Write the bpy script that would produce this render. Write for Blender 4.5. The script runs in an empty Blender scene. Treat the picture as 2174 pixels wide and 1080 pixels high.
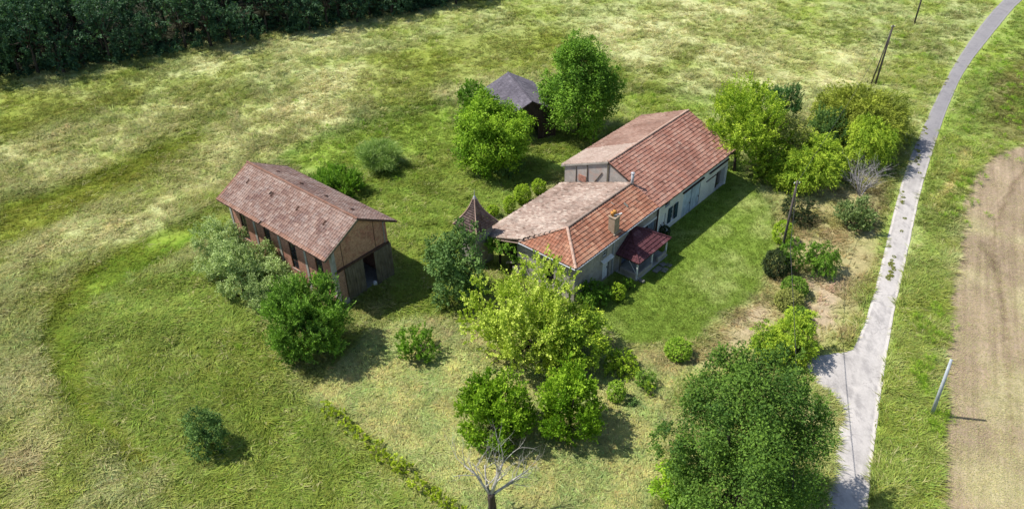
import bpy, bmesh, math, random
import numpy as np
from mathutils import Vector, Matrix

# ------------------------------------------------------------------ camera, sky, sun, exposure
SC = bpy.context.scene
COL = SC.collection
CAM_H, PITCH, ROLL, FPX = 40.0, 0.6191, -0.01925, 1649.3
PW, PH = 2174.0, 1080.0
FW = np.array([0, math.cos(PITCH), -math.sin(PITCH)])
_up = np.array([0, math.sin(PITCH), math.cos(PITCH)])
_rt = np.array([1.0, 0, 0])
RT = math.cos(ROLL) * _rt + math.sin(ROLL) * _up
UP = -math.sin(ROLL) * _rt + math.cos(ROLL) * _up
cam_d = bpy.data.cameras.new('camera')
cam = bpy.data.objects.new('camera', cam_d)
COL.objects.link(cam)
cam.matrix_world = Matrix(((RT[0], UP[0], -FW[0], 0), (RT[1], UP[1], -FW[1], 0), (RT[2], UP[2], -FW[2], CAM_H), (0, 0, 0, 1)))
cam_d.sensor_fit = 'HORIZONTAL'
cam_d.sensor_width = 36
cam_d.lens = FPX / PW * 36
cam_d.clip_start = 0.5
cam_d.clip_end = 3000
SC.camera = cam
SUN_EL, SHADOW_AZ = math.radians(54.0), math.radians(-13.0)
W = bpy.data.worlds.new('World')
SC.world = W
W.use_nodes = True
sky = W.node_tree.nodes.new('ShaderNodeTexSky')
sky.sky_type = 'NISHITA'
sky.sun_disc = False
sky.sun_elevation = SUN_EL
to_sun = Vector((-math.cos(SHADOW_AZ) * math.cos(SUN_EL), -math.sin(SHADOW_AZ) * math.cos(SUN_EL), math.sin(SUN_EL)))
sky.sun_rotation = math.atan2(to_sun.x, to_sun.y)
W.node_tree.links.new(sky.outputs[0], W.node_tree.nodes['Background'].inputs[0])
W.node_tree.nodes['Background'].inputs[1].default_value = 0.115
sun_d = bpy.data.lights.new('sun', 'SUN')
sun_d.energy = 4.9
sun_d.angle = math.radians(0.5)
sun_d.color = (1.0, 0.955, 0.88)
sun = bpy.data.objects.new('sun', sun_d)
COL.objects.link(sun)
sun.rotation_euler = to_sun.to_track_quat('Z', 'Y').to_euler()
SC.view_settings.view_transform = 'Standard'
SC.view_settings.look = 'None'
SC.view_settings.exposure = 0.5
SC.view_settings.gamma = 1.0
SC.cycles.max_bounces = 6
SC.cycles.transparent_max_bounces = 4

# ------------------------------------------------------------------ maths helpers
R_ = random.Random(7)
def ray(px, py):
    return FW + (px - PW / 2) / FPX * RT - (py - PH / 2) / FPX * UP
def G(px, py, z=0.0):
    """the ground point (or point at height z) that a point of the survey picture stands on"""
    d = ray(px, py)
    t = (z - CAM_H) / d[2]
    return np.array([d[0] * t, d[1] * t])
def to_map(x, y, z=0.0):
    dx, dy, dz = x, y, z - CAM_H
    k = dx * FW[0] + dy * FW[1] + dz * FW[2]
    k = np.maximum(k, 1.0)
    u = PW / 2 + FPX * (dx * RT[0] + dy * RT[1] + dz * RT[2]) / k
    v = PH / 2 - FPX * (dx * UP[0] + dy * UP[1] + dz * UP[2]) / k
    return u, v
_tab = np.random.default_rng(3).random((256, 256))
def vnoise(x, y):
    xi = np.floor(x).astype(int); yi = np.floor(y).astype(int)
    fx = x - xi; fy = y - yi
    fx = fx * fx * (3 - 2 * fx); fy = fy * fy * (3 - 2 * fy)
    a = _tab[xi & 255, yi & 255]; b = _tab[(xi + 1) & 255, yi & 255]
    c = _tab[xi & 255, (yi + 1) & 255]; d = _tab[(xi + 1) & 255, (yi + 1) & 255]
    return (a * (1 - fx) + b * fx) * (1 - fy) + (c * (1 - fx) + d * fx) * fy
def fbm(x, y, sc, oc=4, seed=0):
    s = 0.0; a = 1.0; t = 0.0
    for i in range(oc):
        s = s + a * vnoise(x / sc + 17.3 * i + seed * 7.7, y / sc + 9.1 * i + seed * 3.3)
        t += a; a *= 0.55; sc *= 0.5
    return s / t
def in_poly(px, py, poly):
    r = np.zeros(px.shape, bool)
    n = len(poly)
    for i in range(n):
        x0, y0 = poly[i]; x1, y1 = poly[(i + 1) % n]
        if y0 == y1: continue
        c = ((y0 > py) != (y1 > py)) & (px < (x1 - x0) * (py - y0) / (y1 - y0) + x0)
        r ^= c
    return r
def sdist(px, py, poly):
    """signed distance to a polygon, positive inside"""
    d = np.full(px.shape, 1e9)
    n = len(poly)
    for i in range(n):
        x0, y0 = poly[i]; x1, y1 = poly[(i + 1) % n]
        ex, ey = x1 - x0, y1 - y0
        t = np.clip(((px - x0) * ex + (py - y0) * ey) / (ex * ex + ey * ey + 1e-9), 0, 1)
        d = np.minimum(d, np.hypot(px - x0 - t * ex, py - y0 - t * ey))
    return np.where(in_poly(px, py, poly), d, -d)
def ldist(px, py, pl):
    d = np.full(px.shape, 1e9)
    for (x0, y0), (x1, y1) in zip(pl[:-1], pl[1:]):
        ex, ey = x1 - x0, y1 - y0
        t = np.clip(((px - x0) * ex + (py - y0) * ey) / (ex * ex + ey * ey + 1e-9), 0, 1)
        d = np.minimum(d, np.hypot(px - x0 - t * ex, py - y0 - t * ey))
    return d
def sstep(a, b, x):
    t = np.clip((x - a) / (b - a), 0, 1)
    return t * t * (3 - 2 * t)

# ------------------------------------------------------------------ object helpers
def tag(o, label=None, cat=None, group=None, kind=None):
    if label: o['label'] = label
    if cat: o['category'] = cat
    if group: o['group'] = group
    if kind: o['kind'] = kind
    return o
def thing(name, label, cat, loc=(0, 0, 0), rz=0.0, group=None):
    o = bpy.data.objects.new(name, None)
    COL.objects.link(o)
    o.location = loc
    o.rotation_euler = (0, 0, rz)
    o.empty_display_size = 0.3
    return tag(o, label, cat, group)
def link(name, me, mat=None, parent=None):
    o = bpy.data.objects.new(name, me)
    if mat is not None and not me.materials: me.materials.append(mat)
    COL.objects.link(o)
    if parent is not None: o.parent = parent
    return o
def np_mesh(name, V, F, attrs=None, smooth=False):
    """V (n,3), F (m,k) ; attrs {name: per-vertex float or (n,3) colour}"""
    me = bpy.data.meshes.new(name)
    V = np.asarray(V, np.float32); F = np.asarray(F, np.int32)
    k = F.shape[1]
    me.vertices.add(len(V)); me.vertices.foreach_set('co', V.ravel())
    me.loops.add(F.size); me.loops.foreach_set('vertex_index', F.ravel())
    me.polygons.add(len(F)); me.polygons.foreach_set('loop_start', np.arange(0, F.size, k, dtype=np.int32))
    if smooth: me.polygons.foreach_set('use_smooth', np.ones(len(F), bool))
    for n, a in (attrs or {}).items():
        a = np.asarray(a, np.float32)
        if a.ndim == 1:
            me.attributes.new(n, 'FLOAT', 'POINT').data.foreach_set('value', a)
        else:
            c = np.ones((len(a), 4), np.float32); c[:, :3] = a
            me.attributes.new(n, 'FLOAT_COLOR', 'POINT').data.foreach_set('color', c.ravel())
    me.update(calc_edges=True)
    return me
class MB:
    """collects boxes, tubes and prisms for one mesh object"""
    def __init__(s): s.v = []; s.f = []
    def add(s, vs, fs):
        b = len(s.v); s.v += [tuple(v) for v in vs]; s.f += [tuple(i + b for i in f) for f in fs]; return s
    def box(s, x0, x1, y0, y1, z0, z1):
        return s.add([(x0, y0, z0), (x1, y0, z0), (x1, y1, z0), (x0, y1, z0), (x0, y0, z1), (x1, y0, z1), (x1, y1, z1), (x0, y1, z1)],
                     [(0, 3, 2, 1), (4, 5, 6, 7), (0, 1, 5, 4), (1, 2, 6, 5), (2, 3, 7, 6), (3, 0, 4, 7)])
    def bar(s, a, b, w, h):
        a = Vector(a); b = Vector(b); d = (b - a).normalized()
        sx = d.cross(Vector((0, 0, 1)))
        sx = Vector((1, 0, 0)) if sx.length < 1e-3 else sx.normalized()
        u = sx.cross(d)
        q = [a + sx * i * w / 2 + u * j * h / 2 for i, j in ((-1, -1), (1, -1), (1, 1), (-1, 1))]
        q += [b + sx * i * w / 2 + u * j * h / 2 for i, j in ((-1, -1), (1, -1), (1, 1), (-1, 1))]
        return s.add(q, [(3, 2, 1, 0), (4, 5, 6, 7), (0, 1, 5, 4), (1, 2, 6, 5), (2, 3, 7, 6), (3, 0, 4, 7)])
    def tube(s, pts, rad, n=7, cap=True):
        pts = [Vector(p) for p in pts]
        if not hasattr(rad, '__len__'): rad = [rad] * len(pts)
        vs = []; fs = []
        ref = Vector((0.31, 0.95, 0.05))
        for i, p in enumerate(pts):
            d = (pts[min(i + 1, len(pts) - 1)] - pts[max(i - 1, 0)]).normalized()
            a = d.cross(ref)
            if a.length < 0.15: a = d.cross(Vector((1, 0, 0)))
            a.normalize(); b = d.cross(a)
            for k in range(n):
                t = 2 * math.pi * k / n
                vs.append(p + (a * math.cos(t) + b * math.sin(t)) * rad[i])
        for i in range(len(pts) - 1):
            for k in range(n):
                k2 = (k + 1) % n
                fs.append((i * n + k, i * n + k2, (i + 1) * n + k2, (i + 1) * n + k))
        if cap:
            fs.append(tuple(range(n - 1, -1, -1))); fs.append(tuple((len(pts) - 1) * n + k for k in range(n)))
        return s.add(vs, fs)
    def prism(s, poly, ext):
        """poly: 3-D points, ext: extrusion vector"""
        n = len(poly); e = Vector(ext)
        vs = [Vector(p) for p in poly] + [Vector(p) + e for p in poly]
        fs = [tuple(range(n)), tuple(range(2 * n - 1, n - 1, -1))] + [(i, i + n, (i + 1) % n + n, (i + 1) % n) for i in range(n)]
        return s.add(vs, fs)
    def build(s, name, mat, parent=None, bevel=0, smooth=False):
        me = bpy.data.meshes.new(name)
        me.from_pydata(s.v, [], s.f)
        bm = bmesh.new(); bm.from_mesh(me); bmesh.ops.recalc_face_normals(bm, faces=bm.faces)
        if bevel: bmesh.ops.bevel(bm, geom=bm.edges[:], offset=bevel, segments=1, affect='EDGES')
        bm.to_mesh(me); bm.free()
        if smooth: me.polygons.foreach_set('use_smooth', np.ones(len(me.polygons), bool))
        me.update()
        return link(name, me, mat, parent)

# ------------------------------------------------------------------ materials
class NT:
    def __init__(s, name):
        s.m = bpy.data.materials.new(name); s.m.use_nodes = True
        s.t = s.m.node_tree; s.b = s.t.nodes['Principled BSDF']
        s.out = s.t.nodes['Material Output']
    def n(s, typ, **kw):
        o = s.t.nodes.new('ShaderNode' + typ)
        for k, v in kw.items(): setattr(o, k, v)
        return o
    def l(s, a, b): s.t.links.new(a, b)
    def pos(s): return s.n('NewGeometry').outputs['Position']
    def noise(s, scale, detail=4, rough=0.6, vec=None, dist=0.0):
        o = s.n('TexNoise'); o.inputs['Scale'].default_value = scale; o.inputs['Detail'].default_value = detail
        o.inputs['Roughness'].default_value = rough; o.inputs['Distortion'].default_value = dist
        s.l(vec if vec is not None else s.pos(), o.inputs['Vector'])
        return o.outputs['Fac']
    def scaled(s, v):
        o = s.n('VectorMath', operation='MULTIPLY'); s.l(s.pos(), o.inputs[0]); o.inputs[1].default_value = v
        return o.outputs[0]
    def ramp(s, fac, stops):
        o = s.n('ValToRGB'); cr = o.color_ramp
        while len(cr.elements) < len(stops): cr.elements.new(0.5)
        for e, (p, c) in zip(cr.elements, stops):
            e.position = p; e.color = (*c, 1) if len(c) == 3 else c
        s.l(fac, o.inputs[0]); return o.outputs[0]
    def math(s, op, a, b=None):
        o = s.n('Math', operation=op)
        for i, v in enumerate((a, b)):
            if v is None: continue
            if isinstance(v, (int, float)): o.inputs[i].default_value = v
            else: s.l(v, o.inputs[i])
        return o.outputs[0]
    def mix(s, f, a, b, bt='MIX'):
        o = s.n('Mix', data_type='RGBA', blend_type=bt)
        for i, v in ((0, f), (6, a), (7, b)):
            if isinstance(v, (int, float)): o.inputs[i].default_value = v
            elif isinstance(v, tuple): o.inputs[i].default_value = (*v, 1)
            else: s.l(v, o.inputs[i])
        return o.outputs[2]
    def attr(s, name, typ='GEOMETRY'):
        o = s.n('Attribute'); o.attribute_name = name; o.attribute_type = typ; return o
    def bump(s, h, strength=0.3, dist=0.05):
        o = s.n('Bump'); o.inputs['Strength'].default_value = strength; o.inputs['Distance'].default_value = dist
        s.l(h, o.inputs['Height']); s.l(o.outputs[0], s.b.inputs['Normal'])
    def done(s, col, rough=0.85, spec=0.25):
        if isinstance(col, tuple): s.b.inputs['Base Color'].default_value = (*col, 1)
        else: s.l(col, s.b.inputs['Base Color'])
        s.b.inputs['Roughness'].default_value = rough
        s.b.inputs['Specular IOR Level'].default_value = spec
        return s.m
def mottled(name, c1, c2, scale=2.0, rough=0.85, fine=14.0, bump=0.15, stretch=None, c3=None):
    t = NT(name)
    v = t.scaled(stretch) if stretch else None
    n1 = t.noise(scale, 5, 0.62, v); n2 = t.noise(scale * fine, 3, 0.6, v)
    c = t.ramp(n1, [(0.32, c1), (0.68, c2)])
    if c3: c = t.mix(t.ramp(t.noise(scale * 0.6, 6, 0.7), [(0.52, (0, 0, 0)), (0.66, (1, 1, 1))]), c, c3)
    k = t.ramp(n2, [(0.25, (0.72, 0.72, 0.72)), (0.75, (1.2, 1.2, 1.2))])
    c = t.mix(1.0, c, k, 'MULTIPLY')
    t.bump(n2, bump, 0.03)
    return t.done(c, rough)
def tile_mat(name, c1, c2, c3, lichen, amount=0.5, world=0.35):
    t = NT(name)
    a = t.attr('tint').outputs['Fac']
    n = t.noise(world, 4, 0.6)
    f = t.math('ADD', t.math('MULTIPLY', a, 0.55), t.math('MULTIPLY', n, 0.45))
    c = t.ramp(f, [(0.2, c1), (0.48, c2), (0.75, c3)])
    n2 = t.noise(1.6, 6, 0.72)
    c = t.mix(t.math('MULTIPLY', t.ramp(n2, [(0.47, (0, 0, 0)), (0.64, (1, 1, 1))]), amount), c, lichen)
    st = t.noise(.55, 5, .7, None, .8)
    c = t.mix(t.math('MULTIPLY', t.ramp(st, [(.54, (0, 0, 0)), (.68, (1, 1, 1))]), .55), c, t.mix(1.0, c, (.55, .55, .56), 'MULTIPLY'))
    n3 = t.noise(16, 3, 0.7)
    c = t.mix(1.0, c, t.ramp(n3, [(0.25, (0.7, 0.7, 0.7)), (0.75, (1.2, 1.2, 1.2))]), 'MULTIPLY')
    t.bump(n3, 0.25, 0.03)
    return t.done(c, 0.9, 0.15)
def leaf_mat(name, c1, c2, trans=0.26):
    t = NT(name)
    a = t.attr('tint').outputs['Fac']
    c = t.ramp(a, [(0.1, c1), (0.9, c2)])
    t.done(c, 0.6, 0.12)
    tr = t.n('BsdfTranslucent'); t.l(t.mix(1.0, c, (1.05, 1.15, 0.6), 'MULTIPLY'), tr.inputs[0])
    mx = t.n('MixShader'); mx.inputs[0].default_value = trans
    t.l(t.b.outputs[0], mx.inputs[1]); t.l(tr.outputs[0], mx.inputs[2]); t.l(mx.outputs[0], t.out.inputs[0])
    return t.m
def plank_mat(name, c1, c2):
    t = NT(name)
    n1 = t.noise(1.0, 5, 0.65, t.scaled((9, 9, 0.7))); n2 = t.noise(1.0, 2, 0.5, t.scaled((3, 3, 1.5)))
    c = t.ramp(n1, [(0.3, c1), (0.7, c2)])
    c = t.mix(1.0, c, t.ramp(n2, [(0.3, (0.7, 0.7, 0.7)), (0.7, (1.15, 1.15, 1.15))]), 'MULTIPLY')
    t.bump(n1, 0.3, 0.02)
    return t.done(c, 0.9, 0.15)
def brick_mat(name, c1, c2, c3, axis, patch=0.5, pale=(0.36, 0.24, 0.16)):
    """brickwork too fine to pick apart: courses in the material; axis = horizontal direction of the wall"""
    t = NT(name)
    d = t.n('VectorMath', operation='DOT_PRODUCT'); t.l(t.pos(), d.inputs[0]); d.inputs[1].default_value = axis
    sep = t.n('SeparateXYZ'); t.l(t.pos(), sep.inputs[0])
    cb = t.n('CombineXYZ'); t.l(d.outputs['Value'], cb.inputs[0]); t.l(sep.outputs[2], cb.inputs[1])
    b = t.n('TexBrick'); t.l(cb.outputs[0], b.inputs['Vector'])
    b.inputs['Color1'].default_value = (*c1, 1); b.inputs['Color2'].default_value = (*c2, 1); b.inputs['Mortar'].default_value = (*c3, 1)
    b.inputs['Scale'].default_value = 1.0; b.inputs['Mortar Size'].default_value = 0.006
    b.inputs['Brick Width'].default_value = 0.23; b.inputs['Row Height'].default_value = 0.075
    n = t.noise(0.9, 6, 0.7)
    c = t.mix(t.math('MULTIPLY', t.ramp(n, [(0.44, (0, 0, 0)), (0.52, (1, 1, 1))]), patch), b.outputs[0], pale)
    k = t.noise(5, 4, 0.7)
    c = t.mix(1.0, c, t.ramp(k, [(0.3, (0.6, 0.6, 0.6)), (0.7, (1.2, 1.2, 1.2))]), 'MULTIPLY')
    t.bump(k, 0.3, 0.03)
    return t.done(c, 0.9, 0.15)

M = {}
M['tile_front'] = tile_mat('terracotta_tiles', (0.174, 0.079, 0.050), (0.305, 0.129, 0.079), (0.413, 0.224, 0.144), (0.330, 0.224, 0.168), 0.35)
M['tile_hall'] = tile_mat('weathered_tiles', (0.178, 0.086, 0.064), (0.303, 0.141, 0.102), (0.409, 0.239, 0.178), (0.294, 0.197, 0.161), 0.5)
M['tile_pale'] = tile_mat('pale_canal_tiles', (0.126, 0.083, 0.063), (0.301, 0.216, 0.175), (0.466, 0.382, 0.320), (0.233, 0.196, 0.165), 0.6)
M['tile_buff'] = tile_mat('buff_canal_tiles', (0.269, 0.201, 0.160), (0.344, 0.260, 0.218), (0.404, 0.327, 0.275), (0.314, 0.253, 0.210), 0.5)
M['tile_pink'] = tile_mat('pinkish_canal_tiles', (0.158, 0.090, 0.066), (0.230, 0.138, 0.106), (0.302, 0.200, 0.158), (0.216, 0.152, 0.125), 0.5)
M['tile_barn'] = tile_mat('mauve_tiles', (0.15, 0.088, 0.076), (0.235, 0.148, 0.118), (0.345, 0.25, 0.208), (0.31, 0.25, 0.222), 0.7)
M['tile_barn_rust'] = tile_mat('rust_edge_tiles', (0.19, 0.10, 0.07), (0.27, 0.15, 0.105), (0.34, 0.22, 0.17), (0.28, 0.20, 0.17), 0.4)
M['tile_maroon'] = tile_mat('maroon_tiles', (0.079, 0.028, 0.033), (0.111, 0.043, 0.048), (0.163, 0.078, 0.086), (0.116, 0.056, 0.066), 0.3)
M['tile_turret'] = tile_mat('brown_flat_tiles', (0.099, 0.064, 0.055), (0.162, 0.106, 0.093), (0.243, 0.170, 0.153), (0.198, 0.153, 0.140), 0.5)
M['tile_grey'] = tile_mat('grey_shingles', (0.074, 0.067, 0.083), (0.111, 0.101, 0.121), (0.158, 0.144, 0.170), (0.127, 0.115, 0.134), 0.5)
M['ridge'] = mottled('ridge_mortar', (0.36, 0.22, 0.16), (0.48, 0.34, 0.27), 3)
M['plaster'] = mottled('grey_lime_plaster', (0.26, 0.235, 0.20), (0.40, 0.37, 0.325), 0.8, c3=(0.20, 0.18, 0.155))
M['plaster_white'] = mottled('whitewashed_wall', (0.52, 0.51, 0.47), (0.66, 0.65, 0.61), 0.9)
M['rubble'] = mottled('grey_rubble_wall', (0.30, 0.27, 0.24), (0.44, 0.40, 0.36), 1.6, c3=(0.40, 0.28, 0.23))
M['stone'] = mottled('chimney_stone', (0.25, 0.18, 0.12), (0.38, 0.29, 0.21), 3)
M['white'] = mottled('chipped_white_paint', (0.62, 0.62, 0.60), (0.76, 0.76, 0.74), 3, 0.6, bump=0.05)
M['blue'] = plank_mat('pale_blue_paint', (0.36, 0.44, 0.50), (0.48, 0.55, 0.60))
M['teal'] = plank_mat('dark_teal_paint', (0.025, 0.05, 0.065), (0.045, 0.085, 0.10))
M['slateblue'] = plank_mat('slate_blue_paint', (0.10, 0.13, 0.18), (0.17, 0.20, 0.26))
M['wood_grey'] = plank_mat('weathered_boards', (0.10, 0.085, 0.06), (0.20, 0.17, 0.125))
M['wood_dark'] = plank_mat('dark_boards', (0.035, 0.025, 0.02), (0.085, 0.062, 0.05))
M['beam'] = plank_mat('dark_beam', (0.03, 0.022, 0.018), (0.07, 0.05, 0.04))
M['iron'] = mottled('rusty_iron', (0.05, 0.03, 0.022), (0.11, 0.06, 0.04), 4)
M['zinc'] = mottled('zinc_sheet', (0.30, 0.31, 0.33), (0.42, 0.43, 0.45), 3, 0.45, bump=0.04)
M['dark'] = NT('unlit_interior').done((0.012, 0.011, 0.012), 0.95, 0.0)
_g = NT('old_window_glass'); M['glass'] = _g.done((0.025, 0.03, 0.04), 0.12, 0.5)
M['concrete'] = mottled('grey_concrete', (0.28, 0.27, 0.24), (0.42, 0.41, 0.37), 1.4)
M['slab'] = mottled('mossy_slab', (0.10, 0.10, 0.085), (0.20, 0.195, 0.17), 2.2)
M['pot'] = mottled('orange_lichen_clay', (0.42, 0.17, 0.04), (0.58, 0.30, 0.07), 5)
M['pole_wood'] = plank_mat('creosoted_pole', (0.055, 0.045, 0.04), (0.14, 0.12, 0.11))
M['pole_grey'] = mottled('pale_grey_pole', (0.30, 0.33, 0.37), (0.42, 0.45, 0.48), 2)
M['cable'] = NT('black_cable').done((0.03, 0.03, 0.03), 0.7)
M['bark'] = plank_mat('brown_bark', (0.04, 0.032, 0.025), (0.095, 0.078, 0.062))
M['bark_pale'] = plank_mat('bleached_bark', (0.27, 0.25, 0.22), (0.48, 0.455, 0.42))
M['bark_dead'] = plank_mat('charred_bark', (0.03, 0.022, 0.02), (0.09, 0.07, 0.06))
M['twig_grey'] = plank_mat('grey_twigs', (0.22, 0.20, 0.20), (0.38, 0.36, 0.37))
BU = (math.cos(-0.7108), math.sin(-0.7108), 0)
BV = (-BU[1], BU[0], 0)
M['brick_long'] = brick_mat('barn_brick_long_wall', (0.36, 0.15, 0.10), (0.43, 0.195, 0.135), (0.38, 0.28, 0.23), BU, 0.3, (0.48, 0.29, 0.21))
M['brick_gable'] = brick_mat('barn_brick_gable', (0.36, 0.145, 0.09), (0.43, 0.19, 0.12), (0.38, 0.27, 0.2), BV, 0.62, (0.50, 0.31, 0.19))

# ------------------------------------------------------------------ the land: colours and plant cover, laid out on the survey map
Z = {
 'straw': [([(380, 290), (470, 250), (650, 170), (780, 110), (840, 180), (720, 262), (590, 325), (480, 372), (390, 390), (300, 360)], .85),
           ([(0, 310), (150, 265), (380, 215), (430, 262), (250, 335), (110, 388), (0, 410)], .7),
           ([(1230, 60), (1420, -20), (1660, -20), (1610, 120), (1340, 150)], .62),
           ([(1480, 100), (1750, 60), (1900, 120), (1850, 200), (1660, 180), (1400, 190)], .5),
           ([(890, 195), (1040, 135), (1160, 150), (1030, 195), (930, 222)], .7),
           ([(0, 790), (90, 760), (150, 880), (70, 1100), (0, 1120)], .5),
           ([(180, 388), (460, 335), (525, 352), (440, 425), (330, 475), (200, 510), (0, 575), (0, 530)], .5),
           ([(560, 720), (650, 690), (640, 830), (590, 800)], .35),
           ([(380, 60), (900, 40), (700, 120), (420, 150)], .3)],
 'olive': [([(0, 425), (120, 400), (250, 350), (425, 268), (440, 300), (310, 378), (190, 440), (70, 492), (0, 525)], .95),
           ([(90, 640), (180, 570), (330, 505), (470, 445), (490, 468), (380, 540), (230, 612), (155, 680), (180, 780), (240, 880), (340, 960), (310, 1010), (180, 900), (105, 770)], .85),
           ([(780, 110), (1050, 55), (1240, 50), (1190, 145), (1000, 188), (720, 215)], .6),
           ([(0, 190), (200, 190), (330, 160), (300, 235), (120, 262), (0, 305)], .7)],
 'lush': [([(590, 338), (700, 282), (830, 242), (960, 215), (990, 330), (860, 330), (760, 360), (640, 370)], .95),
          ([(640, 370), (1000, 330), (1190, 300), (1260, 320), (1050, 470), (960, 520), (900, 640), (820, 520), (740, 440)], .8),
          ([(140, 690), (260, 600), (430, 560), (520, 640), (640, 830), (700, 880), (920, 1100), (400, 1100), (320, 960), (190, 850)], .75),
          ([(112, 690), (180, 600), (320, 520), (470, 455), (482, 480), (400, 525), (280, 590), (200, 640), (155, 720), (190, 830), (260, 930), (200, 930), (130, 820)], .9),
          ([(1330, 195), (1520, 212), (1500, 245), (1330, 240)], .8),
          ([(830, 560), (1000, 500), (960, 690), (830, 690)], .8),
          ([(300, 640), (480, 600), (520, 760), (380, 800)], .5),
          ([(1890, 380), (1915, 440), (1870, 640), (1830, 730), (1790, 745), (1830, 600), (1860, 480)], .85),
          ([(2200, -40), (2110, 60), (2030, 170), (1985, 290), (1945, 440), (1900, 650), (1880, 760), (1855, 900), (1838, 1100), (1992, 1100), (2000, 700), (2025, 470), (2050, 380), (2090, 330), (2174, 300), (2300, 200)], .62)],
 'lawn': [([(1195, 660), (1560, 330), (1600, 372), (1640, 440), (1652, 520), (1622, 590), (1595, 640), (1530, 670), (1480, 728), (1330, 735), (1280, 700)], 1.0)],
 'hay': [([(640, 845), (720, 760), (790, 695), (880, 672), (1000, 690), (1290, 745), (1400, 735), (1480, 740), (1430, 830), (1390, 1080), (1390, 1200), (1080, 1200), (960, 1062), (850, 980), (720, 885)], 1.0)],
 'bed': [([(1648, 440), (1700, 395), (1840, 385), (1885, 395), (1880, 470), (1846, 600), (1800, 740), (1720, 756), (1700, 720), (1600, 745), (1480, 800), (1400, 800), (1330, 745), (1480, 735), (1530, 665), (1600, 632), (1640, 575), (1655, 500)], .9)],
 'bare': [([(1690, 600), (1790, 600), (1775, 690), (1715, 700)], .8), ([(900, 690), (1010, 682), (1025, 722), (960, 745)], .6),
          ([(1540, 670), (1620, 640), (1640, 700), (1560, 720)], .6), ([(0, 960), (70, 940), (90, 1000), (40, 1060), (0, 1060)], .35)],
 'scrub': [([(2085, 200), (2174, 120), (2300, 100), (2300, 300), (2174, 300), (2100, 290)], .75)],
}
TRACKS = [  # thin worn or uncut lines: points, half width, tint
    ([(215, 622), (270, 585), (330, 548), (400, 510), (480, 470)], 6.6, (.62, .74, .55)), ([(90, 720), (130, 640), (200, 575), (330, 503), (462, 442)], 7.7, (.66, .76, .5)),
    ([(590, 338), (700, 284), (830, 244), (960, 214)], 7.0, (.58, .68, .5)), ([(0, 442), (120, 412), (230, 365), (330, 322), (425, 283)], 7.7, (.7, .78, .5)),
    ([(110, 640), (92, 700), (112, 790), (185, 880), (260, 960), (300, 1040)], 8.8, (.72, .80, .5)), ([(1330, 190), (1420, 196), (1520, 213)], 5.5, (.6, .66, .5)),
    ([(2132, 130), (2100, 175), (2058, 245)], 4.8, (.55, .68, .5)), ([(2050, 330), (2030, 370), (1996, 420), (1990, 440)], 11.0, (1.6, 1.25, 1.9)),
    ([(2190, 345), (2150, 395), (2120, 460), (2106, 520), (2114, 580), (2130, 650), (2142, 740), (2146, 860), (2146, 960)], 3.6, (.68, .65, .62)),
    ([(2085, 520), (2100, 545), (2112, 570)], 5.0, (.62, .6, .58)), ([(620, 905), (700, 960), (790, 1040), (850, 1090)], 8.8, (.7, .8, .6)), ([(600, 840), (560, 930), (540, 1010)], 8.8, (.72, .8, .6))]
FIELD = [(2300, 240), (2174, 311), (2112, 330), (2072, 370), (2047, 430), (2032, 520), (2016, 600), (2006, 720), (2000, 830), (1994, 1000), (1990, 1250), (2500, 1250)]
ROAD_L = [(2185, -45), (2128, 0), (2075, 62), (2020, 146), (1982, 222), (1948, 296), (1920, 365), (1892, 470), (1868, 575), (1842, 668), (1822, 720), (1808, 748), (1792, 850), (1772, 960), (1752, 1080), (1732, 1200)]
ROAD_R = [(2235, -45), (2166, 0), (2112, 66), (2048, 146), (2012, 226), (1988, 296), (1966, 365), (1944, 450), (1922, 560), (1900, 650), (1888, 722), (1880, 770), (1866, 860), (1855, 960), (1842, 1080), (1828, 1200)]
APRON = [(1812, 742), (1785, 750), (1742, 751), (1716, 760), (1712, 790), (1740, 822), (1775, 850), (1795, 880)]
ROAD = ROAD_L + ROAD_R[::-1]
C = {k: np.array(v) for k, v in dict(
    green=(0.245, 0.300, 0.066), grey=(0.300, 0.340, 0.135), straw=(0.50, 0.495, 0.255), olive=(0.205, 0.240, 0.036),
    lush=(0.200, 0.290, 0.038), lawn=(0.155, 0.225, 0.036), hay=(0.41, 0.435, 0.175), bed=(0.315, 0.26, 0.135), bare=(0.36, 0.285, 0.19),
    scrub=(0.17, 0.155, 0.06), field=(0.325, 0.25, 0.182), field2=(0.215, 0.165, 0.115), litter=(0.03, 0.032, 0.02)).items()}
FOREST_EDGE = [(-400, 215), (-60, 172), (120, 148), (330, 108), (520, 78), (740, 42), (900, 18), (1050, -10), (1300, -60), (1300, -200), (-400, -200)]
def weight(name, u, v, jit):
    w = np.zeros(u.shape)
    for poly, k in Z[name]:
        soft = 14.0 if name in ('lawn', 'hay') else 22.0
        jit_ = jit * (.35 if name in ('lawn', 'hay') else .65 if name == 'olive' else .8)
        w = np.maximum(w, k * sstep(-soft, soft, sdist(u, v, poly) + jit_))
    return w
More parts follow.
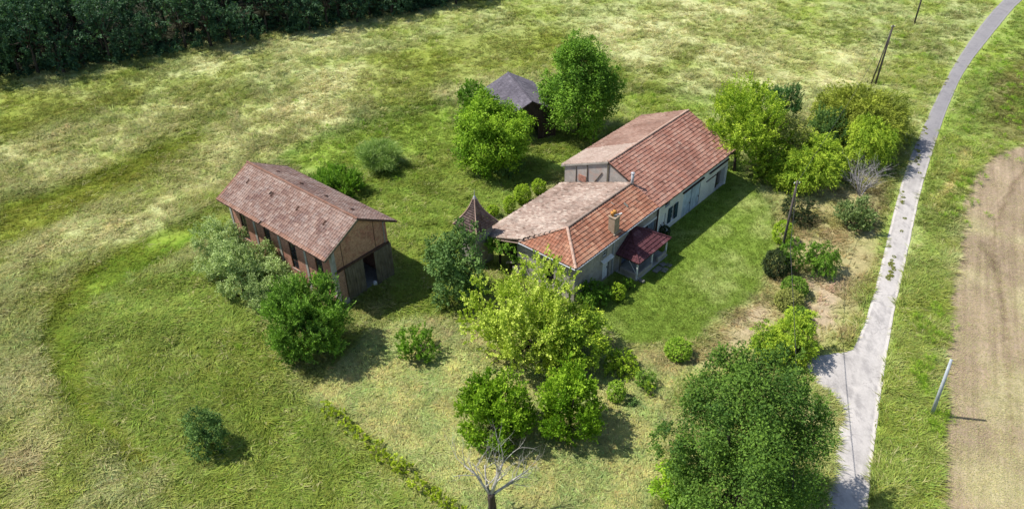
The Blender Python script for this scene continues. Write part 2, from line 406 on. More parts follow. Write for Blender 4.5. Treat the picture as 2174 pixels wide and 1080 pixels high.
def cover(x, y):
    """colour of the plant cover at map points, and the weights of its kinds"""
    x = np.asarray(x, float); y = np.asarray(y, float)
    u, v = to_map(x, y)
    j = (fbm(x, y, 5, 4, 1) - .5)
    jit = j * 60
    n1 = fbm(x, y, 22, 4, 2); n2 = fbm(x, y, 6, 4, 3); n3 = fbm(x, y, 1.6, 3, 4)
    c = C['green'][None] * (1 - sstep(.35, .65, n2))[:, None] + C['grey'][None] * sstep(.35, .65, n2)[:, None]
    def blend(c, k, w): return c * (1 - w[:, None]) + C[k][None] * w[:, None]
    w = {k: weight(k, u, v, jit) for k in Z}
    s = np.clip(w['straw'] * (.45 + .55 * sstep(.3, .7, n2) + .55 * (n3 - .5)) + .16 * sstep(.52, .75, n1) + .3 * sstep(.5, .7, n3), 0, 1)
    c = blend(c, 'straw', s)
    c = blend(c, 'olive', np.clip(w['olive'] * (.8 + .5 * n2), 0, 1))
    c = blend(c, 'lush', np.clip(w['lush'] * (.60 + .45 * sstep(.25, .65, n2)), 0, .9))
    c = blend(c, 'scrub', w['scrub'] * sstep(.25, .5, n3))
    c = blend(c, 'hay', w['hay'])
    c = c * (1 + w['hay'][:, None] * (sstep(.3, .7, n3)[:, None] - .5) * np.array([.38, .18, .28])[None])
    c = blend(c, 'bed', w['bed'] * (.35 + .65 * sstep(.3, .6, n2 * .6 + n3 * .4)))
    c = blend(c, 'bare', np.clip(w['bare'] * (.3 + 1.2 * sstep(.35, .6, n3)), 0, 1))
    c = blend(c, 'lawn', w['lawn'])
    c = blend(c, 'hay', w['lawn'] * .42 * sstep(.48, .72, n2 * .6 + n3 * .4))
    for pl, hw, tn in TRACKS[:8] + TRACKS[10:]:
        wt = 1 - sstep(hw * .4, hw * 1.8, np.abs(ldist(u, v, pl) + j * 9))
        c = c * (1 - wt[:, None] * .85 * (.5 + n3[:, None]) * (1 - np.array(tn)[None]))
    fd = sstep(-6, 6, sdist(u, v, FIELD) + jit * .22)
    c = blend(c, 'field', fd)
    c = blend(c, 'field2', fd * .55 * sstep(.4, .7, n1 * .5 + n3 * .5))
    c = blend(c, 'straw', fd * .35 * sstep(.5, .7, n2))
    for pl, hw, tn in TRACKS[8:10]:
        wt = 1 - sstep(hw * .5, hw * 2.2, np.abs(ldist(u, v, pl) + j * 4))
        c = c * (1 - wt[:, None] * (1 - np.array(tn)[None]))
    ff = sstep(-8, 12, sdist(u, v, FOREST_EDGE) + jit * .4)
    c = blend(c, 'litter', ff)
    w.update(field=fd, wood=ff)
    return c, w, (n1, n2, n3), u, v
def BARN_L(x, y):
    a = x - (-14.3853); b = y - 48.2624
    return a * BU[0] + b * BU[1], a * BV[0] + b * BV[1]
HYAW = 0.8448
HU = (math.cos(HYAW), math.sin(HYAW)); HV = (-HU[1], HU[0])
HX, HY = 4.9538, 48.6066
def HOUSE_L(x, y):
    a = x - HX; b = y - HY
    return a * HU[0] + b * HU[1], a * HV[0] + b * HV[1]
def HOUSE_W(a, b): return HX + a * HU[0] + b * HV[0], HY + a * HU[1] + b * HV[1]
SX, SY, SYAW = -0.357, 76.906, -1.271
def SHED_L(x, y):
    a = x - SX; b = y - SY; c, s = math.cos(SYAW), math.sin(SYAW)
    return a * c + b * s, -a * s + b * c
def built(x, y, m=0.0):
    a, b = BARN_L(x, y); r = (a > -14.5 - m) & (a < -.2 + m) & (b > .8 - m) & (b < 6.55 + m)
    a, b = HOUSE_L(x, y); r |= (a > .2 - m) & (a < 25.5 + m) & (b > .25 - m) & (b < 10.3 + m)
    r |= (a > 6.2 - m) & (a < 10.9 + m) & (b > -2.0 - m) & (b < .3 + m)
    a, b = SHED_L(x, y); r |= (a > -8.5 - m) & (a < -.2 + m) & (b > .2 - m) & (b < 5.8 + m)
    return r
def on_road(u, v, m=0.0):
    return (sdist(u, v, ROAD) > -m) | (sdist(u, v, APRON + [(1830, 880), (1860, 780), (1850, 720)]) > -m)

xs = np.concatenate([np.array([-700, -500, -360, -260, -190, -150, -128]), np.arange(-112, 114, .5), np.array([126, 145, 180, 250, 360, 500, 700])])
ys = np.concatenate([np.array([-200, -120, -60, -20, 0, 10]), np.arange(16, 165, .5), np.array([172, 185, 210, 260, 350, 500, 800])])
GX, GY = np.meshgrid(xs, ys, indexing='ij')
gx, gy = GX.ravel(), GY.ravel()
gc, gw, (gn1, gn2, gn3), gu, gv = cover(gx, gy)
calm = np.clip(gw['lawn'] + .55 * gw['hay'] + .8 * gw['field'] + .5 * gw['bed'], 0, 1)
nearb = built(gx, gy, 1.5) | on_road(gu, gv, 12)
gz = (fbm(gx, gy, 2.2, 3, 8) - .5) * .34 * (1 - calm) + (fbm(gx, gy, 9, 2, 9) - .5) * .3 * (1 - calm)
gz = np.where(nearb, -.03, gz - .06 * (1 - calm))
nx, ny = len(xs), len(ys)
idx = np.arange(nx * ny).reshape(nx, ny)
Fg = np.stack([idx[:-1, :-1], idx[1:, :-1], idx[1:, 1:], idx[:-1, 1:]], -1).reshape(-1, 4)
def land_mat(name, fine, bump, streak=None, rough=0.95):
    t = NT(name)
    a = t.attr('cover').outputs['Color']
    n1 = t.noise(fine, 4, 0.7, None, 0.6); n2 = t.noise(fine * 5, 3, 0.7)
    k = t.ramp(n1, [(0.3, (0.76, 0.8, 0.74)), (0.5, (1, 1, 1)), (0.72, (1.25, 1.22, 1.2))])
    c = t.mix(1.0, a, k, 'MULTIPLY')
    c = t.mix(1.0, c, t.ramp(n2, [(0.3, (0.75, 0.78, 0.75)), (0.7, (1.22, 1.2, 1.2))]), 'MULTIPLY')
    if streak:
        (ax, ay), sc = streak
        da = t.n('VectorMath', operation='DOT_PRODUCT'); t.l(t.pos(), da.inputs[0]); da.inputs[1].default_value = (ay, -ax, 0)
        db = t.n('VectorMath', operation='DOT_PRODUCT'); t.l(t.pos(), db.inputs[0]); db.inputs[1].default_value = (ax, ay, 0)
        mp = t.n('CombineXYZ'); t.l(t.math('MULTIPLY', da.outputs['Value'], sc), mp.inputs[0]); t.l(t.math('MULTIPLY', db.outputs['Value'], sc * .03), mp.inputs[1])
        ns = t.noise(1.0, 3, 0.6, mp.outputs[0])
        c = t.mix(1.0, c, t.ramp(ns, [(0.35, (0.80, 0.78, 0.76)), (0.65, (1.12, 1.12, 1.1))]), 'MULTIPLY')
    h = t.math('ADD', n1, t.math('MULTIPLY', n2, .4))
    t.bump(h, bump, 0.12)
    return t.done(c, rough, 0.05)
fa = G(2006, 720); fb = G(1994, 1000)
M['meadow'] = land_mat('meadow_soil_and_thatch', 1.7, .5)
M['lawn'] = land_mat('short_lawn', 2.2, .35)
M['hay'] = land_mat('cut_hay', 2.2, 1.0)
M['field'] = land_mat('dry_tilled_soil', 3.0, .8, (tuple((fb - fa) / np.linalg.norm(fb - fa)), 2.2))
fcx, fcy = gx[Fg].mean(1), gy[Fg].mean(1)
fw_ = {k: gw[k][Fg].mean(1) for k in ('lawn', 'hay', 'field')}
zone = np.zeros(len(Fg), int)
zone[fw_['hay'] > .5] = 2; zone[fw_['lawn'] > .5] = 1; zone[fw_['field'] > .5] = 3
for zi, (nm, mt) in enumerate((('ground', 'meadow'), ('lawn', 'lawn'), ('mown_ground', 'hay'), ('field', 'field'))):
    f = Fg[zone == zi]
    u_, inv = np.unique(f, return_inverse=True)
    V = np.stack([gx[u_], gy[u_], gz[u_]], 1)
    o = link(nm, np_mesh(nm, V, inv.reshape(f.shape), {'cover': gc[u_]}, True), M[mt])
    tag(o, kind='structure')

# lane and driveway mouth: one paved sheet each, 2-4 cm above the soil
def densify(pl, step):
    pl = [np.array(p) for p in pl]; o = []
    for a, b in zip(pl[:-1], pl[1:]):
        n = max(1, int(np.linalg.norm(b - a) / step))
        o += [a + (b - a) * i / n for i in range(n)]
    return o + [pl[-1]]
def smooth_px(pl, it=2):
    for _ in range(it):
        q = [pl[0]]
        for a, b in zip(pl[:-1], pl[1:]):
            q += [(a[0] * .75 + b[0] * .25, a[1] * .75 + b[1] * .25), (a[0] * .25 + b[0] * .75, a[1] * .25 + b[1] * .75)]
        pl = q + [pl[-1]]
    return pl
rl = [G(*p) for p in smooth_px(ROAD_L)]; rr = [G(*p) for p in smooth_px(ROAD_R)]
def resample(pl, n):
    pl = np.array(pl); d = np.concatenate([[0], np.cumsum(np.linalg.norm(np.diff(pl, axis=0), axis=1))])
    t = np.linspace(0, d[-1], n)
    return np.stack([np.interp(t, d, pl[:, i]) for i in (0, 1)], 1)
NR = 420
rl = resample(rl, NR); rr = resample(rr, NR)
t_ = np.linspace(0, 1, 9)
P = rl[:, None, :] * (1 - t_)[None, :, None] + rr[:, None, :] * t_[None, :, None]
edge = (np.abs(t_ - .5) * 2)[None, :] ** 6
P += (np.stack([fbm(P[..., 0], P[..., 1], 1.1, 3, 5), fbm(P[..., 0], P[..., 1], 1.1, 3, 6)], -1) - .5) * .09 * edge[..., None]
Vr = np.concatenate([P.reshape(-1, 2), np.full((NR * 9, 1), .022)], 1)
Vr[:, 2] += .03 * (1 - (np.abs(np.tile(t_, NR) - .5) * 2) ** 2)
ri = np.arange(NR * 9).reshape(NR, 9)
Fr = np.stack([ri[:-1, :-1], ri[:-1, 1:], ri[1:, 1:], ri[1:, :-1]], -1).reshape(-1, 4)
def road_mat():
    t = NT('worn_pale_asphalt')
    a = t.attr('across').outputs['Fac']
    n1 = t.noise(.35, 5, .65); n2 = t.noise(9, 4, .7); n3 = t.noise(1.0, 4, .65, t.scaled((1.2, .5, 1)))
    c = t.ramp(n1, [(.3, (.30, .28, .265)), (.5, (.39, .365, .345)), (.7, (.45, .42, .395))])
    c = t.mix(t.ramp(n3, [(.5, (0, 0, 0)), (.62, (.55, .55, .55))]), c, (.22, .205, .20))
    c = t.mix(t.ramp(a, [(.74, (0, 0, 0)), (.86, (.8, .8, .8)), (.97, (.5, .5, .5))]), c, (.54, .50, .46))
    c = t.mix(1.0, c, t.ramp(n2, [(.3, (.85, .85, .85)), (.7, (1.1, 1.1, 1.1))]), 'MULTIPLY')
    sd = t.attr('side').outputs['Fac']
    trk = t.ramp(sd, [(.16, (0, 0, 0)), (.27, (1, 1, 1)), (.36, (0, 0, 0)), (.64, (0, 0, 0)), (.73, (1, 1, 1)), (.84, (0, 0, 0))])
    c = t.mix(t.math('MULTIPLY', trk, .3), c, (.46, .43, .40))
    wob = t.n('TexNoise'); wob.inputs['Scale'].default_value = 1.3; wob.inputs['Detail'].default_value = 4; t.l(t.pos(), wob.inputs['Vector'])
    wv = t.n('VectorMath', operation='MULTIPLY_ADD'); t.l(wob.outputs['Color'], wv.inputs[0]); wv.inputs[1].default_value = (1.6, 1.6, 0); t.l(t.pos(), wv.inputs[2])
    vo = t.n('TexVoronoi', feature='DISTANCE_TO_EDGE'); vo.inputs['Scale'].default_value = .3; t.l(wv.outputs[0], vo.inputs['Vector'])
    crk = t.ramp(vo.outputs['Distance'], [(0, (1, 1, 1)), (.010, (0, 0, 0))])
    c = t.mix(t.math('MULTIPLY', t.math('MULTIPLY', crk, .8), t.ramp(t.noise(.25, 3, .6), [(.45, (0, 0, 0)), (.6, (1, 1, 1))])), c, (.12, .11, .10))
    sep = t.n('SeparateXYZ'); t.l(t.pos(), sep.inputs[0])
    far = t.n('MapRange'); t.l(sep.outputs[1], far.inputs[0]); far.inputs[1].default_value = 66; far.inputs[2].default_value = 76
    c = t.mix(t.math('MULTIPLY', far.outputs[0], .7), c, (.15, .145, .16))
    t.bump(n2, .25, .02)
    return t.done(c, .9, .2)
M['road'] = road_mat()
across = np.abs(np.tile(t_, NR) - .5) * 2
_lu, _lv = to_map(Vr[:, 0], Vr[:, 1])
across = np.where((np.tile(t_, NR) < .5) & (_lv > 728) & (_lv < 900), 0, across)
tag(link('lane', np_mesh('lane', Vr, Fr, {'across': across, 'side': np.tile(t_, NR)}, True), M['road']), kind='structure')
ap = [G(*p) for p in smooth_px([(1822, 715)] + APRON + [(1800, 890)])]
ap = [a + (np.array([fbm(a[:1], a[1:], .9, 3, 5)[0], fbm(a[:1], a[1:], .9, 3, 6)[0]]) - .5) * .5 for a in densify(ap, .3)]
inner = [G(*p) for p in ((1842, 880), (1872, 780), (1866, 700))]
mb = MB(); pts = [(p[0], p[1], .016) for p in ap + inner]
mb.add(pts, [tuple(range(len(pts)))])
o = mb.build('driveway', M['road']); tag(o, kind='structure')

# ------------------------------------------------------------------ grass: countless tufts as stuff
def tuft_mesh(name, blades, h, spread, width, lean, seed, flat=False):
    r = np.random.default_rng(seed); V = []; F = []; T = []
    for b in range(blades):
        a = r.uniform(0, 2 * math.pi); rad = spread * math.sqrt(r.random())
        base = np.array([math.cos(a) * rad, math.sin(a) * rad, 0])
        hh = h * r.uniform(.55, 1.15)
        d = np.array([math.cos(a), math.sin(a), 0]) * r.uniform(.1, .7) + np.array([lean, 0, 0]) + np.append(r.normal(0, .25, 2), 0)
        d = d * hh
        wv = np.cross(d / (np.linalg.norm(d) + 1e-6), (0, 0, 1)); wv = wv * width * r.uniform(.6, 1.3)
        up = np.array([0, 0, hh])
        p0 = base; p1 = base + up * .62 + d * .35; p2 = base + up * (.82 if not flat else .3) + d
        i = len(V)
        V += [p0 - wv * .6, p0 + wv * .6, p1 + wv, p1 - wv, p2 + wv * .25, p2 - wv * .25]
        T += [0, 0, .55, .55, 1, 1]
        F += [(i, i + 1, i + 2, i + 3), (i + 3, i + 2, i + 4, i + 5)]
    return np_mesh(name, V, F, {'along': np.array(T)})
def grass_mat(name, tip, dark=(.62, .66, .55)):
    t = NT(name)
    a = t.attr('gcol', 'INSTANCER').outputs['Color']; al = t.attr('along').outputs['Fac']
    c = t.mix(al, t.mix(1.0, a, (.92, 1.0, .8), 'MULTIPLY'), t.mix(1.0, a, tip, 'MULTIPLY'))
    t.done(c, .8, .08)
    tr = t.n('BsdfTranslucent'); t.l(c, tr.inputs[0])
    mx = t.n('MixShader'); mx.inputs[0].default_value = .4
    t.l(t.b.outputs[0], mx.inputs[1]); t.l(tr.outputs[0], mx.inputs[2]); t.l(mx.outputs[0], t.out.inputs[0])
    return t.m
M['grass'] = grass_mat('grass_blades', (1.35, 1.25, 1.25))
M['straw'] = grass_mat('cut_straw', (1.2, 1.15, 1.1))
def scatter(name, pts, rot, sc, col, vi, masters, mat):
    me = bpy.data.meshes.new(name)
    n = len(pts)
    me.vertices.add(n); me.vertices.foreach_set('co', np.asarray(pts, np.float32).ravel())
    at = me.attributes
    at.new('rot', 'FLOAT_VECTOR', 'POINT').data.foreach_set('vector', np.asarray(rot, np.float32).ravel())
    at.new('sc', 'FLOAT_VECTOR', 'POINT').data.foreach_set('vector', np.asarray(sc, np.float32).ravel())
    c4 = np.ones((n, 4), np.float32); c4[:, :3] = col
    at.new('gcol', 'FLOAT_COLOR', 'POINT').data.foreach_set('color', c4.ravel())
    at.new('vi', 'INT', 'POINT').data.foreach_set('value', np.asarray(vi, np.int32))
    me.update()
    o = link(name, me)
    col_ = bpy.data.collections.new(name + '_tufts')
    for i, m in enumerate(masters):
        if not m.materials: m.materials.append(mat)
        col_.objects.link(bpy.data.objects.new('%s_tuft_%02d' % (name, i), m))
    ng = bpy.data.node_groups.new(name, 'GeometryNodeTree')
    ng.interface.new_socket('Geometry', in_out='INPUT', socket_type='NodeSocketGeometry')
    ng.interface.new_socket('Geometry', in_out='OUTPUT', socket_type='NodeSocketGeometry')
    N = ng.nodes
    gi = N.new('NodeGroupInput'); go = N.new('NodeGroupOutput'); ip = N.new('GeometryNodeInstanceOnPoints')
    ci = N.new('GeometryNodeCollectionInfo'); ci.inputs['Collection'].default_value = col_
    ci.inputs['Separate Children'].default_value = True; ci.inputs['Reset Children'].default_value = True
    def na(nm, ty):
        a = N.new('GeometryNodeInputNamedAttribute'); a.data_type = ty; a.inputs['Name'].default_value = nm; return a.outputs['Attribute']
    L = ng.links
    L.new(gi.outputs[0], ip.inputs['Points']); L.new(ci.outputs[0], ip.inputs['Instance'])
    ip.inputs['Pick Instance'].default_value = True
    L.new(na('vi', 'INT'), ip.inputs['Instance Index']); L.new(na('rot', 'FLOAT_VECTOR'), ip.inputs['Rotation']); L.new(na('sc', 'FLOAT_VECTOR'), ip.inputs['Scale'])
    L.new(ip.outputs[0], go.inputs[0])
    md = o.modifiers.new('tufts', 'NODES'); md.node_group = ng
    return tag(o, kind='stuff')
rng = np.random.default_rng(11)
NP = 520000
px_ = rng.uniform(-60, 2234, NP); py_ = rng.uniform(-40, 1130, NP)
# even spread on the ground: thin by how much ground each map point stands for
d_ = FW[None] + ((px_ - PW / 2) / FPX)[:, None] * RT[None] - ((py_ - PH / 2) / FPX)[:, None] * UP[None]
tt = -CAM_H / d_[:, 2]
qx, qy = d_[:, 0] * tt, d_[:, 1] * tt
qc, qw, (qn1, qn2, qn3), qu, qv = cover(qx, qy)
free = ~built(qx, qy, .1) & ~on_road(qu, qv, 7)
tuftiness = fbm(qx, qy, 3.2, 3, 21)
soil = np.clip(qw['lawn'] + qw['field'], 0, 1)
tall = free & (soil < .4) & (qw['hay'] < .45) & (rng.random(NP) < np.clip(.42 + .3 * sstep(.4, .65, tuftiness) - .45 * qw['bed'] - .25 * qw['bare'] - .3 * qw['wood'], .04, 1) * .62)
hgt = (.32 + .26 * sstep(.35, .7, tuftiness)) * (1 - .45 * qw['olive'] - .18 * qw['lush'] - .3 * qw['bed'])
w_ang = fbm(qx, qy, 11, 3, 31) * 8 + fbm(qx, qy, 1.4, 2, 32) * 3.5
def rowpack(sel, rx, ry, rz): return np.stack([rx[sel], ry[sel], rz[sel]], 1)
zero = np.zeros(NP)
z0 = np.where(soil > .4, 0, -.06)
var = (1 + rng.normal(0, .20, NP))[:, None] * (1 + rng.normal(0, .06, (NP, 3)))
hi = (rng.random(NP) < (.07 + .28 * qw['straw']) * (1 - .8 * qw['olive']) * (1 - .5 * qw['lush']))
gcol = np.clip(qc * var, .01, .8)
gcol[hi] = gcol[hi] * .35 + np.array([.52, .48, .27])[None] * .65
lean_t = rng.normal(0, .15, NP)
s = tall
sc = np.stack([.9 + .6 * rng.random(NP), .9 + .6 * rng.random(NP), hgt / .42 * (.75 + .5 * rng.random(NP))], 1)
scatter('meadow_grass', rowpack(s, qx, qy, z0 - .04), rowpack(s, lean_t, zero, w_ang + rng.normal(0, .8, NP)), sc[s], gcol[s], rng.integers(0, 5, s.sum()),
        [tuft_mesh('tuft', 16, .38, .26, .019, .38 + .12 * i, 40 + i) for i in range(5)], M['grass'])
s = free & (qw['lawn'] > .4) & (rng.random(NP) < .5)
scatter('lawn_grass', rowpack(s, qx, qy, zero), rowpack(s, lean_t, zero, rng.uniform(0, 6.3, NP)), np.stack([.9 + .5 * rng.random(s.sum())] * 2 + [.6 + .9 * rng.random(s.sum())], 1), np.clip(qc * var, 0, 1)[s], rng.integers(0, 3, s.sum()),
        [tuft_mesh('turf', 12, .075, .22, .014, .2, 60 + i) for i in range(3)], M['grass'])
s = free & (qw['hay'] > .4) & (qw['lawn'] < .4) & (rng.random(NP) < .75)
scatter('cut_grass', rowpack(s, qx, qy, zero - .01), rowpack(s, lean_t, zero, w_ang * 1.6 + rng.normal(0, .7, NP)), np.stack([.8 + .7 * rng.random(s.sum())] * 2 + [.5 + 1.1 * rng.random(s.sum()) ** 2], 1), gcol[s], rng.integers(0, 3, s.sum()),
        [tuft_mesh('wisp', 12, .20, .24, .022, 1.0, 70 + i, True) for i in range(3)], M['straw'])
s = free & (qw['field'] > .6) & (rng.random(NP) < .35)
fcol = np.clip(C['straw'][None] * 1.15 * var, 0, 1)
scatter('stubble', rowpack(s, qx, qy, zero), rowpack(s, lean_t, zero, rng.uniform(0, 6.3, NP)), np.stack([.7 + .8 * rng.random(s.sum())] * 2 + [.3 + .7 * rng.random(s.sum())], 1), (fcol * .5 + qc * .6)[s], rng.integers(0, 3, s.sum()),
        [tuft_mesh('stalks', 5, .10, .28, .012, .9, 80 + i, True) for i in range(3)], M['straw'])

# ------------------------------------------------------------------ roof tiles
def tile_shape(kind):
    if kind == 'pan': xs_, zs_ = [0, .14, .26, .38, .92, 1.0], [.022, .046, .040, .012, .010, .022]
    elif kind == 'canal': xs_, zs_ = [0, .16, .5, .84, 1.0], [.005, .055, .085, .055, .005]
    else: xs_, zs_ = [.015, .5, .985], [.016, .019, .016]
    k = len(xs_); V = []
    for x, z in zip(xs_, zs_): V.append((x, -.02, z + .055))
    for x, z in zip(xs_, zs_): V.append((x, 1.06, z + .002))
    for x, z in zip(xs_, zs_): V.append((x, -.02, -.005))
    F = [(i, i + 1, k + i + 1, k + i) for i in range(k - 1)] + [(2 * k + i, 2 * k + i + 1, i + 1, i) for i in range(k - 1)]
    F += [(2 * k, 0, k, k), (3 * k - 1, 2 * k - 1, k - 1, k - 1)]
    F = [f if f[2] != f[3] else (f[0], f[1], f[2], f[2]) for f in F]
    return np.array(V), [tuple(dict.fromkeys(f)) for f in F]
SHAPES = {k: tile_shape(k) for k in ('pan', 'canal', 'flat')}
NVAR = 9
_tile_cache = {}
def tile_variant(kind, i, mat):
    key = (kind, i, mat.name)
    if key not in _tile_cache:
        V, F = SHAPES[kind]
        me = bpy.data.meshes.new('roof_tile'); me.from_pydata([tuple(v) for v in V], [], F)
        me.attributes.new('tint', 'FLOAT', 'POINT').data.foreach_set('value', np.full(len(V), i / (NVAR - 1), np.float32))
        me.materials.append(mat); me.update()
        _tile_cache[key] = me
    return _tile_cache[key]
def lay_tiles(parent, O, ex, ey, poly, tw, tl, kind, mat, limit=0, rough=.010, seed=1, name='roof_tile', edge=None, world=None, miss=0.0, patch=None):
    """courses of tiles on the roof plane O + s*ex + t*ey inside poly (s,t); the nearest `limit` are parts, the rest one stuff part"""
    r = np.random.default_rng(seed)
    O, ex, ey = np.array(O, float), np.array(ex, float), np.array(ey, float)
    ex /= np.linalg.norm(ex); ey /= np.linalg.norm(ey); n = np.cross(ex, ey)
    t1 = max(p[1] for p in poly); rows = int(round(t1 / tl)); tl = t1 / rows
    recs = []
    for j in range(rows):
        tm = (j + .5) * tl
        X = []
        for (s0, ta), (s1, tb) in zip(poly, poly[1:] + poly[:1]):
            if (ta > tm) != (tb > tm): X.append(s0 + (s1 - s0) * (tm - ta) / (tb - ta))
        X.sort()
        for a, b in zip(X[::2], X[1::2]):
            off = (j % 2) * tw * .5 if kind == 'flat' else 0
            bounds = [a]; s = math.floor(a / tw) * tw + off
            while s < b - .04:
                if s > a + .04: bounds.append(s)
                s += tw
            bounds.append(b)
            for s0, s1 in zip(bounds[:-1], bounds[1:]):
                if r.random() < miss: continue
                recs.append((s0, s1, j, (a, b)))
    out = []
    for s0, s1, j, (a, b) in recs:
        w = s1 - s0
        org = O + ex * s0 + ey * (j * tl + r.normal(0, rough)) + n * (r.random() * rough)
        th = r.normal(0, rough * 1.6)
        exr = ex * math.cos(th) + ey * math.sin(th); eyr = ey * math.cos(th) - ex * math.sin(th)
        lift = r.normal(0, rough * .5)
        wx, wy = org[0], org[1]
        tint = .5 + r.normal(0, .14 if mat.name == 'mauve_tiles' else .13) + 1.0 * (fbm(np.array([wx]), np.array([wy]), 2.2, 3, seed)[0] - .5)
        if r.random() < .05: tint += .45
        if r.random() < .04: tint -= .4
        vi = int(np.clip(round(tint * (NVAR - 1)), 0, NVAR - 1))
        mm = edge if (edge is not None and (j == 0 or s0 - a < .05)) else mat
        if patch is not None and patch(s0, j * tl): mm = patch(s0, j * tl)
        Mx = np.eye(4); Mx[:3, 0] = exr * w; Mx[:3, 1] = eyr * tl + n * lift; Mx[:3, 2] = n; Mx[:3, 3] = org
        out.append((Mx, vi, mm))
    if limit:
        W_ = np.array([(world @ np.append(m[:3, 3], 1))[:3] for m, _, _ in out]) if world is not None else np.array([m[:3, 3] for m, _, _ in out])
        order = np.argsort(np.linalg.norm(W_ - np.array([0, 0, CAM_H]), axis=1))
        out = [out[i] for i in order]
    for Mx, vi, mm in out[:limit]:
        o = link(name, tile_variant(kind, vi, mm), None, parent)
        o.matrix_local = Matrix(Mx.tolist())
    rest = {}
    for Mx, vi, mm in out[limit:]: rest.setdefault(mm.name, []).append((Mx, vi, mm))
    V0, F0 = SHAPES[kind]; V0h = np.c_[V0, np.ones(len(V0))]
    for lst in rest.values():
        V = np.concatenate([(V0h @ Mx.T)[:, :3] for Mx, _, _ in lst]); k = len(V0)
        T = np.concatenate([np.full(k, vi / (NVAR - 1)) for _, vi, _ in lst])
        F = [tuple(i + q * k for i in f) for q in range(len(lst)) for f in F0]
        me = bpy.data.meshes.new('roof_tiles'); me.from_pydata(V.tolist(), [], F)
        me.attributes.new('tint', 'FLOAT', 'POINT').data.foreach_set('value', T.astype(np.float32)); me.update()
        o = link('roof_tiling', me, lst[0][2], parent); tag(o, kind='stuff')
def ridge_caps(parent, a, b, mat, r=.12, seg=.42, name='ridge_tile'):
    a = Vector(a); b = Vector(b); L = (b - a).length; n = max(1, int(L / seg)); d = (b - a) / n
    side = d.cross(Vector((0, 0, 1))).normalized(); up = side.cross(d).normalized()
    base = None
    for i in range(n):
        if base is None:
            mb = MB(); vs = []; m = 6
            for e, rr_ in ((-.02, 1.0), (1.04, .86)):
                for k in range(m + 1):
                    t = math.pi * k / m
                    vs.append(tuple(d * e + side * math.cos(t) * r * rr_ + up * (math.sin(t) * r * rr_ * .75)))
            mb.add(vs, [(k, k + 1, m + 2 + k, m + 1 + k) for k in range(m)] + [tuple(range(m + 1))])
            base = mb.build(name, mat, parent); o = base
        else:
            o = base.copy(); COL.objects.link(o)
        o.location = a + d * i + up * R_.uniform(-.008, .008)
        o.rotation_euler = (R_.uniform(-.03, .03), R_.uniform(-.03, .03), R_.uniform(-.03, .03))
def wall_x(mb, x0, x1, y0, y1, z0, z1, holes):
    """wall running along x with rectangular holes (x0,x1,z0,z1)"""
    X = sorted({x0, x1, *[h[0] for h in holes], *[h[1] for h in holes]})
    Zs = sorted({z0, z1, *[h[2] for h in holes], *[h[3] for h in holes]})
    for a, b in zip(X[:-1], X[1:]):
        run = None
        for c, d in list(zip(Zs[:-1], Zs[1:])) + [(None, None)]:
            solid = c is not None and not any(h[0] < (a + b) / 2 < h[1] and h[2] < (c + d) / 2 < h[3] for h in holes)
            if solid: run = (run[0], d) if run else (c, d)
            elif run: mb.box(a, b, y0, y1, run[0], run[1]); run = None
    return mb
def frame_parts(parent, x0, x1, z0, z1, y, mat, panes=(1, 1), w=.06, d=.06, name='window', glass='glass', depth_dir=1):
    """a window in a wall along x: frame with glazing bars, each pane a sub-part"""
    mb = MB()
    mb.box(x0, x0 + w, y, y + d, z0, z1); mb.box(x1 - w, x1, y, y + d, z0, z1)
    mb.box(x0 + w, x1 - w, y, y + d, z0, z0 + w); mb.box(x0 + w, x1 - w, y, y + d, z1 - w, z1)
    nx_, nz_ = panes; bw = w * .5
    xw = (x1 - x0 - 2 * w) / nx_; zw = (z1 - z0 - 2 * w) / nz_
    for i in range(1, nx_): mb.box(x0 + w + xw * i - bw / 2, x0 + w + xw * i + bw / 2, y + .005, y + d - .005, z0 + w, z1 - w)
    for i in range(1, nz_): mb.box(x0 + w, x1 - w, y + .008, y + d - .008, z0 + w + zw * i - bw / 2, z0 + w + zw * i + bw / 2)
    f = mb.build(name, mat, parent)
    for i in range(nx_):
        for k in range(nz_):
            a = x0 + w + xw * i + bw / 2 + .002; c = z0 + w + zw * k + bw / 2 + .002
            MB().box(a, a + xw - bw - .004, y + d * .45, y + d * .6, c, c + zw - bw - .004).build('pane', M[glass], f)
    return f
def board_door(parent, x0, x1, z0, z1, y, mat, n, name='door', handle=True, jitter=.012, thick=.05, pname='plank'):
    """a boarded leaf: battens on the back, every board a sub-part"""
    f = MB().box(x0 + .02, x1 - .02, y + thick + .003, y + thick + .04, z0 + .25, z0 + .4).box(x0 + .02, x1 - .02, y + thick + .003, y + thick + .04, z1 - .4, z1 - .25).build(name, mat, parent)
    w = (x1 - x0) / n
    for i in range(n):
        j = R_.uniform(0, jitter)
        MB().box(x0 + w * i + .006, x0 + w * (i + 1) - .006, y - j, y + thick, z0 + R_.uniform(0, .06), z1 - R_.uniform(0, .03)).build(pname, mat, f)
    if handle: MB().box(x1 - .16, x1 - .12, y - .07, y - jitter - .002, z0 + .95, z0 + 1.1).build('handle', M['iron'], f)
    return f

